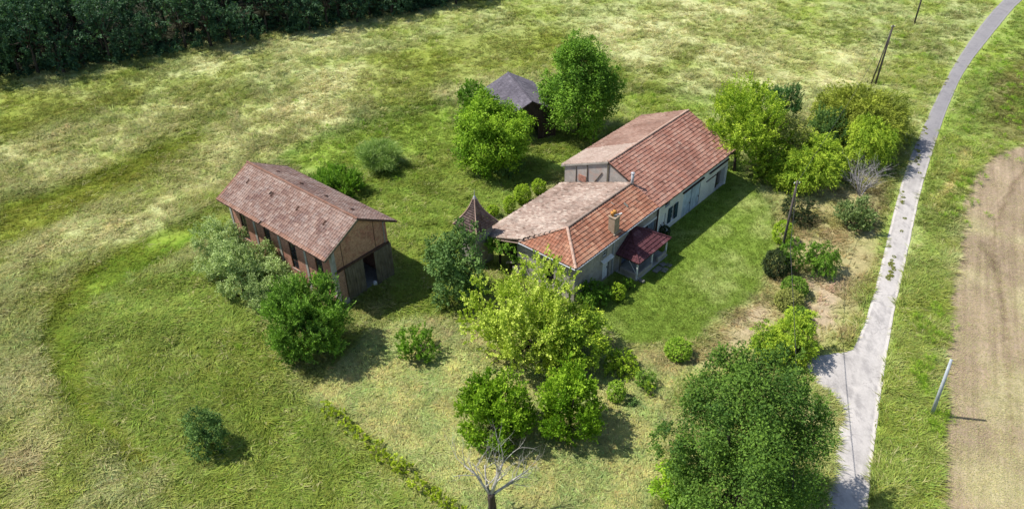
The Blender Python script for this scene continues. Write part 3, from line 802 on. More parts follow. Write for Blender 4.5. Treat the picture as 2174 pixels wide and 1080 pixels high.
# ------------------------------------------------------------------ the farmhouse (local x along its front, y to the back)
house = thing('farmhouse', 'long low stone farmhouse with terracotta tiled roofs in the middle of the clearing', 'farmhouse', (HX, HY, 0), HYAW)
HWm = np.array(Matrix.Translation((HX, HY, 0)) @ Matrix.Rotation(HYAW, 4, 'Z'))
E0, R1, YR, XM, XE = 3.83, 6.36, 5.46, 11.86, 25.67
Y2, Z2, XA, YH, YB, ZB = 2.88, 5.163, 2.60, 5.82, 10.6, 2.315
YT, ZT = 10.69, 4.226
sF = (R1 - E0) / YR
def zf(y): return E0 + sF * y
TH = .12
fr = MB()
fr.prism([(0, 0, E0 - .02), (XM, 0, E0 - .02), (XM, Y2, Z2 - .02), (XA, Y2, Z2 - .02)], (0, 0, -TH))
fr.prism([(XM + .002, -.12, zf(-.12) - .02), (XE, -.12, zf(-.12) - .02), (XE, YR, R1 - .02), (XM + .002, YR, R1 - .02)], (0, 0, -TH))
front_roof = fr.build('front_roof', M['beam'], house)
hp = MB().prism([(0, .002, E0 - .02), (XA, Y2 + .002, Z2 - .02), (0, YH, E0 - .02)], (0, 0, -TH))
hip_roof = hp.build('hip_roof', M['beam'], house)
rb = MB().prism([(XM, Y2 + .004, Z2 - .02), (XA, Y2 + .004, Z2 - .02), (0, YH + .004, ZB + (YB - YH) * .3685 - .02), (0, YB, ZB - .02), (XM, YB, ZB - .02)], (0, 0, -TH))
rear_roof = rb.build('rear_roof', M['beam'], house)
tb = MB().prism([(XM + .002, YR + .004, R1 - .02), (XE, YR + .004, R1 - .02), (XE, YT, ZT - .02), (XM + .002, YT, ZT - .02)], (0, 0, -TH))
hall_roof = tb.build('hall_rear_roof', M['beam'], house)
cF = math.cos(math.atan(sF)); sn = math.sin(math.atan(sF))
lay_tiles(front_roof, (0, 0, E0), (1, 0, 0), (0, cF, sn), [(0, 0), (XM, 0), (XM, Y2 / cF), (XA, Y2 / cF)], .30, .36, 'pan', M['tile_front'], 300, .008, 3, world=HWm)
lay_tiles(front_roof, (XM, -.12, zf(-.12)), (1, 0, 0), (0, cF, sn), [(0, 0), (XE - XM, 0), (XE - XM, (YR + .12) / cF), (0, (YR + .12) / cF)], .30, .37, 'pan', M['tile_hall'], 0, .010, 4)
Lh = math.hypot(XA, Z2 - E0)
lay_tiles(hip_roof, (0, YH, E0), (0, -1, 0), (XA, 0, Z2 - E0), [(0, 0), (YH, 0), (YH - Y2, Lh)], .28, .32, 'pan', M['tile_front'], 120, .010, 5, world=HWm)
cB = math.cos(math.atan(.3685))
lay_tiles(rear_roof, (XM, YB, ZB), (-1, 0, 0), (0, -cB, math.sin(math.atan(.3685))), [(0, 0), (XM, 0), (XM, (YB - YH) / cB), (XM - XA, (YB - Y2) / cB), (0, (YB - Y2) / cB)], .21, .36, 'canal', M['tile_pale'], 0, .028, 6)
sT = (R1 - ZT) / (YT - YR); cT = math.cos(math.atan(sT))
lay_tiles(hall_roof, (XE, YT, ZT), (-1, 0, 0), (0, -cT, math.sin(math.atan(sT))), [(0, 0), (XE - XM, 0), (XE - XM, (YT - YR) / cT), (0, (YT - YR) / cT)], .21, .36, 'canal', M['tile_pink'], 0, .024, 7,
          patch=lambda s, t: M['tile_buff'] if s > XE - 16.1 - .08 * t else None)
ridge_caps(house, (0, 0, E0 + .05), (XA, Y2, Z2 + .06), M['ridge'], .13, .42, 'hip_tile')
ridge_caps(house, (0, YH, E0 + .07), (XA, Y2, Z2 + .06), M['ridge'], .11, .42, 'hip_tile')
ridge_caps(house, (XA, Y2, Z2 + .06), (XM, Y2, Z2 + .06), M['tile_buff'], .13, .42)
ridge_caps(house, (XM, YR, R1 + .05), (XE, YR, R1 + .05), M['ridge'], .13, .42)
# walls
WT = .42
OPEN = [(4.2, 5.15, .02, 2.15), (4.15, 4.75, 2.45, 3.15), (7.0, 8.0, .02, 2.1), (10.2, 12.25, .02, 2.35), (13.0, 13.95, .02, 2.1), (14.35, 15.95, .75, 2.3), (13.65, 14.5, 2.68, 3.1), (16.95, 20.1, .02, 2.75), (23.2, 25.05, .02, 2.15)]
wall_x(MB(), .3, 12.3, .3, .3 + WT, 0, 3.84, [h for h in OPEN if h[1] < 12.3]).build('front_wall', M['plaster'], house)
wall_x(MB(), 12.302, 25.4, .3, .3 + WT, 0, 3.84, [h for h in OPEN if h[0] > 12.3]).build('hall_wall', M['plaster_white'], house)
ew = MB()
YW = 6.3
for (a, b, c, d) in ((.722, YW, 0, .9), (.722, 2.4, .9, 3.0), (3.3, YW, .9, 3.0), (.722, YW, 3.0, 3.78)): ew.box(.3, .7, a, b, c, d)
ew.box(.3, .7, .3 + WT + .002, .72, 0, 3.78)
ew.build('end_wall', M['plaster'], house)
MB().prism([(25.0, .722, 0), (25.0, 10.35, 0), (25.0, 10.35, 4.2), (25.0, YR, 6.22), (25.0, .722, zf(.7) - .16)], (.4, 0, 0)).build('far_gable', M['rubble'], house)
gw_ = MB().prism([(11.95, Y2 + .1, Z2 - .2), (11.95, YR, R1 - .15), (11.95, 10.35, ZT + .02), (11.95, 10.35, 2.0)], (.35, 0, 0)).build('gable_wall', M['rubble'], house)
MB().box(11.88, 11.948, 5.38, 5.54, 4.25, 6.14).build('timber_post', M['wood_grey'], gw_)
MB().bar((11.92, 7.7, 3.4), (11.92, 7.75, 5.2), .10, .06).build('timber_post', M['wood_grey'], gw_)
MB().bar((11.92, 7.0, 3.6), (11.92, 6.1, 5.0), .08, .06).build('brace', M['wood_grey'], gw_)
MB().bar((11.92, 9.0, 3.0), (11.92, 9.0, 4.6), .06, .05).build('timber_post', M['wood_grey'], gw_)
MB().box(11.9, 11.947, 7.85, 8.7, 3.3, 3.95).build('brick_patch', M['brick_long'], gw_)
MB().box(12.3, 25.0, 9.95, 10.3, 0, 4.2).build('rear_wall', M['rubble'], house)
MB().box(3.6, 3.95, 6.3, 10.0, 0, 2.5).box(3.952, 11.9, 9.75, 10.0, 0, 2.35).build('lean_to_wall', M['rubble'], house)
MB().box(.7, 3.6, YW - .3, YW - .002, 0, 3.6).build('lean_to_side', M['plaster'], house)
for y in (7.1, 8.3, 9.5): MB().box(.35, .5, y, y + .15, 0, 2.3 + (YB - y) * .3685 - .25).build('lean_to_post', M['wood_dark'], house)
MB().box(.3, .5, 6.35, 6.9, 0, .7).build('low_wall', M['plaster'], house)
MB().bar((.36, 6.35, 1.4), (.36, 7.6, .75), .16, .14).build('sloping_coping', M['plaster'], house)
for i in range(11): MB().box(1.9, 1.95, 6.42 + i * .33, 6.72 + i * .33, .03 + R_.uniform(0, .06), 2.2 + (10.1 - 6.5 - i * .33) * .30).build('plank', M['wood_dark'], house)  # dark boards added so the open lean-to looks deep in shade
# front details
dr = board_door(house, 4.25, 5.1, .05, 1.75, .42, M['white'], 4, 'door')
frame_parts(house, 4.22, 5.13, 1.78, 2.13, .42, M['white'], (3, 1), .05, name='transom')
MB().prism([(3.9, -.02, 2.06), (5.4, -.02, 2.06), (5.4, .298, 2.22), (3.9, .298, 2.22)], (0, 0, .05)).build('door_awning', M['plaster_white'], house)
frame_parts(house, 4.15, 4.75, 2.45, 3.15, .42, M['white'], (2, 2), .05)
MB().box(5.5, 5.62, .18, .296, .1, 3.7).build('downpipe', M['zinc'], house)
dr = board_door(house, 7.02, 7.98, .04, 2.06, .45, M['slateblue'], 5, 'door')
board_door(house, 11.15, 11.68, .04, 2.28, .40, M['slateblue'], 3, 'door')
board_door(house, 11.70, 12.2, .04, 2.28, .40, M['slateblue'], 3, 'door')
MB().box(10.05, 12.35, .24, .297, 2.36, 2.5).box(10.06, 10.2, .25, .297, .02, 2.358).build('door_surround', M['white'], house)
MB().box(12.42, 12.62, .16, .297, .05, 3.7).build('pilaster', M['white'], house)
MB().box(12.3, 12.4, .14, .25, .05, 3.7).build('downpipe', M['iron'], house)
board_door(house, 13.03, 13.48, .04, 2.06, .38, M['white'], 3, 'door')
board_door(house, 13.5, 13.92, .04, 2.06, .38, M['white'], 3, 'door')
frame_parts(house, 14.9, 15.42, .78, 2.28, .40, M['white'], (2, 3), .06)
frame_parts(house, 15.44, 15.93, .78, 2.28, .40, M['white'], (2, 3), .06)
MB().box(14.37, 14.88, .42, .5, .78, 2.28).build('blind', M['teal'], house)
for a in (14.34, 15.47):
    s_ = MB().box(a, a + .5, .215, .255, .72, 2.33).build('shutter', M['teal'], house)
    for k in range(6): MB().box(a + .05, a + .45, .195, .213, .82 + k * .24, .98 + k * .24).build('slat', M['teal'], s_)
MB().box(14.25, 16.05, .2, .298, .6, .71).build('window_sill', M['white'], house)
MB().box(13.7, 14.45, .5, .55, 2.7, 3.08).build('loft_hatch', M['wood_dark'], house)
for a, b in ((17.0, 18.45), (18.6, 20.05)): board_door(house, a, b, .05, 2.7, .34, M['blue'], 6, 'barn_door')
MB().box(18.47, 18.58, .25, .36, .03, 2.72).build('door_stile', M['blue'], house)
MB().box(16.7, 20.5, .16, .297, 2.78, 2.92).build('lintel', M['beam'], house)
MB().box(21.2, 23.1, .235, .297, 2.0, 2.08).build('ledge', M['beam'], house)
MB().box(21.6, 25.4, .18, .297, 2.72, 2.84).build('wall_plate', M['beam'], house)
board_door(house, 23.25, 24.1, .05, 2.1, .55, M['wood_dark'], 4, 'door')
MB().box(25.12, 25.3, .2, .297, .02, 2.2).build('door_jamb', M['white'], house)
MB().tube([(-.02, -.08, E0 - .06), (12.2, -.08, E0 - .06)], .06, 6).build('gutter', M['zinc'], house)
MB().tube([(-.08, 0, E0 - .06), (-.08, YH, E0 - .06)], .055, 6).build('gutter', M['zinc'], house)
MB().tube([(0, YH, E0 - .1), (0, YB, ZB - .03)], .05, 6).build('verge_board', M['tile_buff'], house)
MB().box(XM - .03, XM + .06, YR + .05, YR + .06, 6.2, 6.25).prism([(XM - .04, YR, R1 + .02), (XM - .04, YT, ZT + .02), (XM - .04, YT, ZT - .14), (XM - .04, YR, R1 - .14)], (.06, 0, 0)).build('verge_board', M['plaster'], house)
frame_parts_end = MB().box(.45, .5, 2.4, 3.3, .9, 3.0).build('window_dark_sheet', M['dark'], house)  # near-black sheet standing in for the shade inside the end window
# chimney, flue, roof vent
cx_, cy_ = 5.95, .62
ch = MB().box(cx_ - .36, cx_ + .36, cy_ - .32, cy_ + .32, 3.6, 5.5).box(cx_ - .40, cx_ + .40, cy_ - .38, cy_ + .38, 5.502, 5.62).box(cx_ - .5, cx_ + .5, cy_ - .42, cy_ - .29, 3.9, 4.08).build('chimney', M['stone'], house, .02)
MB().bar((cx_ - .3, cy_ + .12, 5.66), (cx_ + .6, cy_ - .32, 5.66), .10, .05).build('chimney_slab', M['white'], ch)
for dx in (-.17, .17):
    mb = MB().tube([(cx_ + dx, cy_ + .1, 5.62), (cx_ + dx, cy_ + .1, 5.84), (cx_ + dx * 1.1, cy_ + .1, 5.96)], [.15, .14, .17], 9); mb.build('chimney_pot', M['pot'], ch, 0, True)
fl = MB().tube([(11.75, 2.75, 4.9), (11.75, 2.75, 6.25)], .13, 10).build('flue', M['zinc'], house, 0, True)
MB().tube([(11.75, 2.75, 6.25), (11.75, 2.75, 6.28), (11.75, 2.75, 6.36)], [.18, .18, .05], 10).build('cowl', M['zinc'], fl)
MB().prism([(9.08, 1.4, zf(1.4) + .02), (9.32, 1.4, zf(1.4) + .02), (9.2, 1.4, zf(1.4) + .24)], (0, .42, .16)).build('roof_vent', M['slab'], house)
for (vx, vy) in ((14.5, 3.9), (17.2, 1.2), (20.5, 3.2), (8.1, 2.2)):
    MB().prism([(vx, vy, zf(vy) + .03), (vx + .22, vy, zf(vy) + .03), (vx + .11, vy, zf(vy) + .16)], (0, .3, .12)).build('roof_vent', M['tile_buff'], house)

# porch against the front
porch = thing('porch', 'open porch with a maroon tiled hipped roof against the farmhouse front', 'porch', (HX, HY, 0), HYAW)
x0, x1, dp, ze, zt, xt0, xt1 = 6.04, 11.04, 2.04, 1.86, 3.2, 8.2, 8.75
yb = .29
pr = MB()
pr.prism([(x0, -dp, ze - .03), (x1, -dp, ze - .03), (xt1, yb, zt - .03), (xt0, yb, zt - .03)], (0, 0, -.08))
pr.prism([(x0 + .003, -dp + .01, ze - .03), (xt0 - .003, yb, zt - .03), (x0 + .003, yb, ze - .03)], (0, 0, -.08))
pr.prism([(x1 - .003, -dp + .01, ze - .03), (x1 - .003, yb, ze - .03), (xt1 + .003, yb, zt - .03)], (0, 0, -.08))
proof = pr.build('porch_roof', M['beam'], porch)
sl = math.hypot(dp + yb, zt - ze)
lay_tiles(proof, (x0, -dp, ze), (1, 0, 0), (0, dp + yb, zt - ze), [(0, 0), (x1 - x0, 0), (xt1 - x0, sl), (xt0 - x0, sl)], .31, .34, 'pan', M['tile_maroon'], 140, .008, 12, world=HWm)
lh = math.hypot(xt0 - x0, zt - ze)
lay_tiles(proof, (x0, yb, ze), (0, -1, 0), (xt0 - x0, 0, zt - ze), [(0, 0), (dp + yb, 0), (0.02, lh)], .31, .34, 'pan', M['tile_maroon'], 80, .008, 13, world=HWm)
lay_tiles(proof, (x1, -dp, ze), (0, 1, 0), (-(x1 - xt1), 0, zt - ze), [(0, 0), (dp + yb, 0), (dp + yb - .02, math.hypot(x1 - xt1, zt - ze))], .31, .34, 'pan', M['tile_maroon'], 0, .008, 14)
ridge_caps(porch, (x0, -dp, ze + .05), (xt0, yb, zt + .06), M['tile_maroon'], .10, .4, 'hip_tile')
ridge_caps(porch, (x1, -dp, ze + .05), (xt1, yb, zt + .06), M['tile_maroon'], .10, .4, 'hip_tile')
for (a, b) in ((6.25, -1.8), (8.5, -1.8), (10.8, -1.8), (6.25, -.1), (10.8, -.1)): MB().box(a - .06, a + .06, b - .06, b + .06, .1, 1.82 if b < -1 else 1.95).build('post', M['white'] if b < -1 else M['wood_grey'], porch)
MB().box(6.1, 10.95, -1.95, .29, 0, .12).build('floor_slab', M['concrete'], porch)
MB().box(6.12, 6.3, -1.72, -.18, .122, .62).box(6.33, 8.4, -1.93, -1.76, .122, .62).box(9.4, 10.72, -1.93, -1.76, .122, .62).build('parapet', M['plaster'], porch)
MB().tube([(6.02, -1.1, 1.8), (6.1, -2.1, .35)], .03, 5).build('downpipe', M['zinc'], porch)
MB().bar((6.2, -1.8, 1.72), (10.85, -1.8, 1.72), .1, .1).build('beam', M['wood_grey'], porch)
for i, (a, b, w_, h_) in enumerate(((8.6, -2.4, 1.0, .10), (9.55, -2.35, .6, .08), (8.95, -2.9, .7, .05), (9.8, -2.8, .45, .05), (6.3, -2.3, .3, .22))):
    st = MB().box(-w_ / 2, w_ / 2, -.25, .25, 0, h_).build('stone_slab', M['slab'], None, .03)
    st.location = (*HOUSE_W(a, b), 0); st.rotation_euler = (0, 0, HYAW + R_.uniform(-.2, .2))
    tag(st, ['broad grey stone slab stepping down from the porch onto the lawn', 'grey stone slab lying at the right end of the porch step', 'flat grey slab lying on the lawn before the porch', 'small flat grey slab farthest right on the lawn by the porch', 'squat stone block at the near front corner of the porch'][i], 'stone')

# turret with its pyramid roof
tx, ty = HOUSE_W(-.35, 10.35)
tur = thing('turret', 'square turret with a steep brown pyramid roof and metal spike behind the farmhouse', 'turret', (tx, ty, 0), HYAW)
MB().box(-.98, .98, -.98, .98, 0, 4.1).build('tower_wall', M['plaster'], tur)
prof = []
for i in range(15):
    t = i / 14
    h = 1.30 * (1 - t) ** 1.0 + .05 - .20 * math.sin(math.pi * t) ** 1.1
    prof.append((max(h, .05), 4.02 + 2.5 * t))
V = []; F = []; T = []
rs = np.random.default_rng(5)
for f_ in range(4):
    ca, sa = math.cos(f_ * math.pi / 2), math.sin(f_ * math.pi / 2)
    for (h0, z0_), (h1, z1_) in zip(prof[:-1], prof[1:]):
        nt = max(1, int(2 * h0 / .2))
        for k in range(nt):
            a0, a1 = -1 + 2 * k / nt, -1 + 2 * (k + 1) / nt
            b = len(V); lf = rs.uniform(0, .018); g = .006
            for (hh, zz, aa) in ((h0 + .025 + lf, z0_ - .02, a0), (h0 + .025 + lf, z0_ - .02, a1), (h1, z1_, a1), (h1, z1_, a0), (h0 - .02, z0_ - .03, a0), (h0 - .02, z0_ - .03, a1)):
                yy = aa * hh + (g if aa == a0 else -g)
                V.append((hh * ca - yy * sa, hh * sa + yy * ca, zz))
            F += [(b, b + 1, b + 2, b + 3), (b + 4, b + 5, b + 1, b)]; T += [np.clip(rs.normal(.5, .25), 0, 1)] * 6
rt_ = link('turret_roof', np_mesh('turret_roof', V, F, {'tint': np.array(T)}), M['tile_turret'], tur)
for sx_, sy_ in ((1, 1), (1, -1), (-1, 1), (-1, -1)):
    MB().tube([((h + .02) * sx_, (h + .02) * sy_, z + .02) for h, z in prof[::2]], .055, 6).build('hip_ridge', M['ridge'], tur)
MB().tube([(0, 0, 6.42), (0, 0, 6.62), (0, 0, 6.72), (0, 0, 7.3)], [.17, .10, .035, .012], 8).build('spire_cap', M['zinc'], tur)
MB().box(-1.13, 1.13, -1.13, 1.13, 3.9, 3.985).build('eave_board', M['wood_dark'], tur)

# ------------------------------------------------------------------ the brick barn
barn = thing('brick_barn', 'tall brick barn with a mauve tiled roof and grey plank doors standing ajar', 'barn', (-14.3853, 48.2624, 0), -0.7108)
BWm = np.array(Matrix.Translation((-14.3853, 48.2624, 0)) @ Matrix.Rotation(-0.7108, 4, 'Z'))
BL, BWd, BE, BR = 14.7, 7.36, 5.26, 7.29
yr = BWd / 2; sB = (BR - BE) / yr
def zb(y): return BE + sB * min(y, BWd - y)
rf = MB().prism([(-BL, 0, BE - .02), (0, 0, BE - .02), (0, yr - .001, BR - .02), (-BL, yr - .001, BR - .02)], (0, 0, -.1)).prism([(-BL, yr + .001, BR - .02), (0, yr + .001, BR - .02), (0, BWd, BE - .02), (-BL, BWd, BE - .02)], (0, 0, -.1)).build('roof', M['beam'], barn)
cb = math.cos(math.atan(sB)); sb_ = math.sin(math.atan(sB))
lay_tiles(rf, (-BL, 0, BE), (1, 0, 0), (0, cb, sb_), [(0, 0), (BL, 0), (BL, yr / cb), (0, yr / cb)], .27, .33, 'pan', M['tile_barn'], 300, .011, 21, edge=M['tile_barn_rust'], world=BWm, miss=.002)
lay_tiles(rf, (0, BWd, BE), (-1, 0, 0), (0, -cb, sb_), [(0, 0), (BL, 0), (BL, yr / cb), (0, yr / cb)], .27, .33, 'pan', M['tile_barn'], 0, .011, 22)
ridge_caps(barn, (-BL, yr, BR + .05), (0, yr, BR + .05), M['tile_barn_rust'], .13, .42)
for i in range(4):
    for yy, xx in ((2.15, -13.0 + i * 3.45), (BWd - 2.3, -12.2 + i * 3.3)):
        z = zb(yy); dz = sB * (1 if yy < yr else -1)
        vx_ = MB().prism([(xx, yy, z + .02), (xx + .26, yy, z + .02), (xx + .13, yy, z + .20)], (0, .3, .3 * dz + .02) if yy < yr else (0, -.3, .3 * -dz + .02)).build('roof_vent', M['tile_barn_rust'], barn)
        e = -.012 if yy < yr else .012
        MB().add([(xx + .03, yy + e, z + .03), (xx + .23, yy + e, z + .03), (xx + .13, yy + e, z + .17)], [(0, 1, 2)]).build('vent_dark_face', M['dark'], vx_)  # near-black face painting the shade in the vent mouth
# long wall with four bays
yw = .86
posts = [-14.45, -10.98, -7.5, -4.02, -.56]
for i, xp in enumerate(posts):
    MB().box(xp, xp + .28, yw - .05, yw + .25, 0, 5.55).build('concrete_post', M['concrete'], barn)
for a, b in zip(posts[:-1], posts[1:]):
    a0, b0 = a + .282, b - .002; mid = (a0 + b0) / 2
    MB().box(a0, mid - .46, yw, yw + .22, 0, 5.5).build('brick_panel', M['brick_long'], barn)
    MB().box(mid + .46, b0, yw, yw + .22, 0, 5.5).build('brick_panel', M['brick_long'], barn)
    MB().box(mid - .458, mid + .458, yw, yw + .22, 0, 1.45).build('brick_sill', M['brick_long'], barn)
    MB().box(mid - .52, mid + .52, yw - .03, yw - .002, 1.38, 1.45).build('window_sill', M['concrete'], barn)
    frame_parts(barn, mid - .45, mid + .45, 1.47, 5.3, yw + .06, M['iron'], (2, 5), .05)
MB().box(-BL + .2, -.2, BWd - yw - .22, BWd - yw, 0, 5.5).build('rear_wall', M['brick_long'], barn)
MB().prism([(-14.42, yw + .252, 0), (-14.42, BWd - yw - .222, 0), (-14.42, BWd - yw - .222, 5.6), (-14.42, yr, BR - .2), (-14.42, yw + .252, 5.6)], (.22, 0, 0)).build('far_gable', M['brick_gable'], barn)
# gable front, in the plane x = -.28
gx0, gx1 = -.50, -.28
def gpanel(ya, yb2, za, zb2=None):
    top = lambda y: (zb(y) - .14) if zb2 is None else zb2
    poly = [(gx0, ya, za), (gx0, yb2, za), (gx0, yb2, top(yb2))] + ([(gx0, yr, top(yr))] if ya < yr < yb2 and zb2 is None else []) + [(gx0, ya, top(ya))]
    return MB().prism(poly, (gx1 - gx0, 0, 0))
gpanel(yw + .26, 1.84, 3.62).build('brick_panel', M['brick_gable'], barn)
gpanel(1.91, 5.22, 3.62).build('brick_panel', M['brick_gable'], barn)
gpanel(5.29, 6.22, 3.62).build('brick_panel', M['brick_gable'], barn)
for y in (1.842, 5.222): gpanel(y, y + .066, 3.62).build('iron_post', M['iron'], barn)
MB().box(-.54, -.22, 6.222, 6.5, 0, 5.6).build('concrete_post', M['concrete'], barn)
MB().box(-.278, -.20, yw - .05, yw + .26, 0, 5.6).build('concrete_post', M['concrete'], barn)
MB().box(gx0, -.15, yw + .02, 6.6, 3.42, 3.61).build('lintel_beam', M['iron'], barn)
gpanel(yw + .262, 1.84, .55, 3.41).build('brick_panel', M['brick_long'], barn)
MB().box(gx0, -.2, yw + .27, 1.86, 0, .545).build('plinth', M['concrete'], barn)
def gable_door(ya, yb2, n, x, name='sliding_door'):
    d = MB().box(x - .1, x - .06, ya + .05, yb2 - .05, .4, .55).box(x - .1, x - .06, ya + .05, yb2 - .05, 2.8, 2.95).build(name, M['wood_grey'], barn)
    w = (yb2 - ya) / n
    for i in range(n):
        MB().box(x - .058, x + R_.uniform(0, .02), ya + w * i + .008, ya + w * (i + 1) - .008, .04 + R_.uniform(0, .08), 3.40).build('plank', M['wood_grey'], d)
gable_door(1.87, 3.72, 8, -.20)
gable_door(4.86, 6.72, 7, -.12)
for s_ in (0, 1):
    ya, yb2 = (0, yr) if s_ == 0 else (yr, BWd)
    MB().prism([(.0, ya, zb(ya) + .06), (.0, yb2, zb(yb2) + .06), (.0, yb2, zb(yb2) - .14), (.0, ya, zb(ya) - .14)], (.05, 0, 0)).build('verge_board', M['wood_grey' if s_ == 0 else 'iron'], barn)
MB().tube([(-BL, BWd + .06, BE - .04), (.15, BWd + .06, BE - .04)], .09, 8).build('gutter', M['iron'], barn)
MB().box(-BL + .5, -.55, yw + .24, BWd - yw - .24, -.02, .03).build('barn_floor', M['concrete'], barn)
can = MB().box(-.16, .16, -.12, .12, 0, .42).box(-.06, .06, -.05, .05, .422, .5).build('jerrycan', M['white'], None, .03)
q = G(797, 606); can.location = (q[0], q[1], 0.02); can.rotation_euler = (0, 0, .5)
tag(can, 'white plastic container standing in the gap between the barn doors', 'container')

# ------------------------------------------------------------------ the wooden shed
shed = thing('wooden_shed', 'dark plank shed with a grey shingle roof between two leafy trees', 'shed', (SX, SY, 0), SYAW)
SWm = np.array(Matrix.Translation((SX, SY, 0)) @ Matrix.Rotation(SYAW, 4, 'Z'))
SL, SWd, SE, SR = 8.64, 6.0, 3.14, 4.72
ys_ = SWd / 2; sS = (SR - SE) / ys_; cs_ = math.cos(math.atan(sS)); ss_ = math.sin(math.atan(sS))
rf = MB().prism([(-SL, 0, SE - .02), (0, 0, SE - .02), (0, ys_ - .001, SR - .02), (-SL, ys_ - .001, SR - .02)], (0, 0, -.08)).prism([(-SL, ys_ + .001, SR - .02), (0, ys_ + .001, SR - .02), (0, SWd, SE - .02), (-SL, SWd, SE - .02)], (0, 0, -.08)).build('roof', M['beam'], shed)
lay_tiles(rf, (-SL, 0, SE), (1, 0, 0), (0, cs_, ss_), [(0, 0), (SL, 0), (SL, ys_ / cs_), (0, ys_ / cs_)], .34, .30, 'flat', M['tile_grey'], 240, .012, 31, world=SWm)
lay_tiles(rf, (0, SWd, SE), (-1, 0, 0), (0, -cs_, ss_), [(0, 0), (SL, 0), (SL, ys_ / cs_), (0, ys_ / cs_)], .34, .30, 'flat', M['tile_grey'], 0, .012, 32)
ridge_caps(shed, (-SL, ys_, SR + .03), (0, ys_, SR + .03), M['tile_grey'], .11, .45)
w_ = .225
for i in range(25):
    y = .2 + i * w_
    top = SE + sS * min(y + w_ / 2, SWd - y - w_ / 2) - .14
    lo = 2.45 if 1.0 < y + w_ / 2 < 3.75 else .02
    if y + w_ > SWd - .15: continue
    MB().box(-.24 - R_.uniform(0, .02), -.2, y + .005, y + w_ - .005, lo, top).build('plank', M['wood_dark'], shed)
for y in (.95, 3.72): MB().box(-.28, -.12, y, y + .16, 0, 2.36).build('post', M['beam'], shed)
MB().box(-.3, -.13, .2, 5.8, 2.362, 2.52).build('tie_beam', M['beam'], shed)
MB().box(-SL + .2, -.3, .2, .28, 0, SE - .05).box(-SL + .2, -.3, SWd - .28, SWd - .2, 0, SE - .05).box(-SL + .2, -SL + .28, .282, SWd - .282, 0, SE - .05).build('side_boards', M['wood_dark'], shed)
for s_ in (0, 1):
    pa, pb = ((0, SE), (ys_, SR)) if s_ == 0 else ((ys_, SR), (SWd, SE))
    MB().prism([(.0, pa[0], pa[1] + .03), (.0, pb[0], pb[1] + .03), (.0, pb[0], pb[1] - .13), (.0, pa[0], pa[1] - .13)], (.04, 0, 0)).build('barge_board', M['wood_dark'], shed)

# ------------------------------------------------------------------ poles and the cable
def pole(px, py, h, r, mat, label, lean=(0, 0), arm=True, twin=False):
    p = G(px, py)
    t = thing('utility_pole', label, 'utility pole', (p[0], p[1], 0), 0, 'utility poles along the lane')
    MB().tube([(0, 0, -.2), (lean[0] * .5, lean[1] * .5, h * .5), (lean[0], lean[1], h)], [r, r * .88, r * .72], 9).build('shaft', mat, t, 0, True)
    if twin: MB().tube([(-.5, .1, -.2), (lean[0] - .05, lean[1], h * .96)], [r * .7, r * .5], 8).build('strut', mat, t, 0, True)
    if arm:
        a = MB().bar((lean[0] - .22, lean[1], h - .25), (lean[0] + .22, lean[1], h - .25), .07, .07).build('bracket', M['iron'], t)
        for dx in (-.2, .2): MB().tube([(lean[0] + dx, lean[1], h - .21), (lean[0] + dx, lean[1], h - .08)], [.045, .03], 6).build('insulator', M['white'], a)
    return np.array([p[0] + lean[0], p[1] + lean[1], h])
pa = pole(1655, 552, 7.9, .12, M['pole_wood'], 'dark wooden utility pole rising from the shrubs beside the lawn')
pb_ = pole(1858, 180, 7.6, .125, M['pole_wood'], 'braced wooden utility pole in the meadow beyond the tree clump', (.25, 0), True, True)
pc = pole(1941, 50, 7.6, .13, M['pole_wood'], 'slim dark utility pole at the top edge, farthest along the lane', (.1, 0))
pd_ = pole(1978, 880, 4.9, .13, M['pole_grey'], 'pale grey metal pole between the verge and the tilled field', (-.1, .2), False)
sh = np.array([math.cos(SHADOW_AZ), math.sin(SHADOW_AZ)]) / math.tan(SUN_EL)
ends = [G(1816, 1000) - sh * 6.6, G(1840, 1250) - sh * 7.2]
cbl = MB().tube([tuple(pa - (0, 0, .2)), *[tuple(np.append(G(u, v) - sh * z, z)) for u, v, z in ((1788, 700, 7.1), (1797, 815, 6.7), (1807, 915, 6.6))], (*ends[0], 6.6), (*ends[1], 7.2)], .022, 5).build('overhead_cable', M['cable'])
tag(cbl, 'thin black overhead cable running from the wooden pole by the lawn towards the lane', 'cable')
cb2 = MB().tube([tuple(pa - (0, 0, .15)), tuple((pa + pb_) / 2 - (0, 0, .9)), tuple(pb_ - (0, 0, .15))], .018, 5).build('overhead_cable', M['cable'])
tag(cb2, 'thin black overhead cable above the tree clump between two wooden poles', 'cable')

# ------------------------------------------------------------------ trees, shrubs and other plants
def rnd_dirs(r, n):
    d = r.normal(size=(n, 3)); return d / np.linalg.norm(d, axis=1)[:, None]
def nrm(a): return a / (np.linalg.norm(a, axis=1)[:, None] + 1e-9)
STY = {
 #          out  up   rnd  slen  per  ll   lw   droop jit  ndev
 'broad':  (1.0, .25, .55, .55, 11, .20, .13, .12, .10, .75),
 'fine':   (1.0, .30, .60, .55, 14, .13, .085, .10, .08, .8),
 'shoots': (.75, 1.25, .35, .85, 15, .17, .11, .0, .05, .9),
 'spiky':  (.65, 1.0, .28, 1.05, 18, .17, .075, .0, .035, .9),
 'fronds': (1.1, .35, .30, 1.0, 18, .20, .075, .55, .05, .8),
 'weep':   (.8, .55, .35, 1.15, 20, .16, .075, 1.15, .05, .8),
 'ball':   (1.0, .1, .35, .14, 7, .10, .07, .0, .02, .6),
 'plume':  (.75, 1.05, .40, 1.75, 26, .17, .12, .12, .06, .9),
 'blade':  (.55, 1.3, .30, 1.6, 6, .55, .035, .55, .03, 1.0),
}
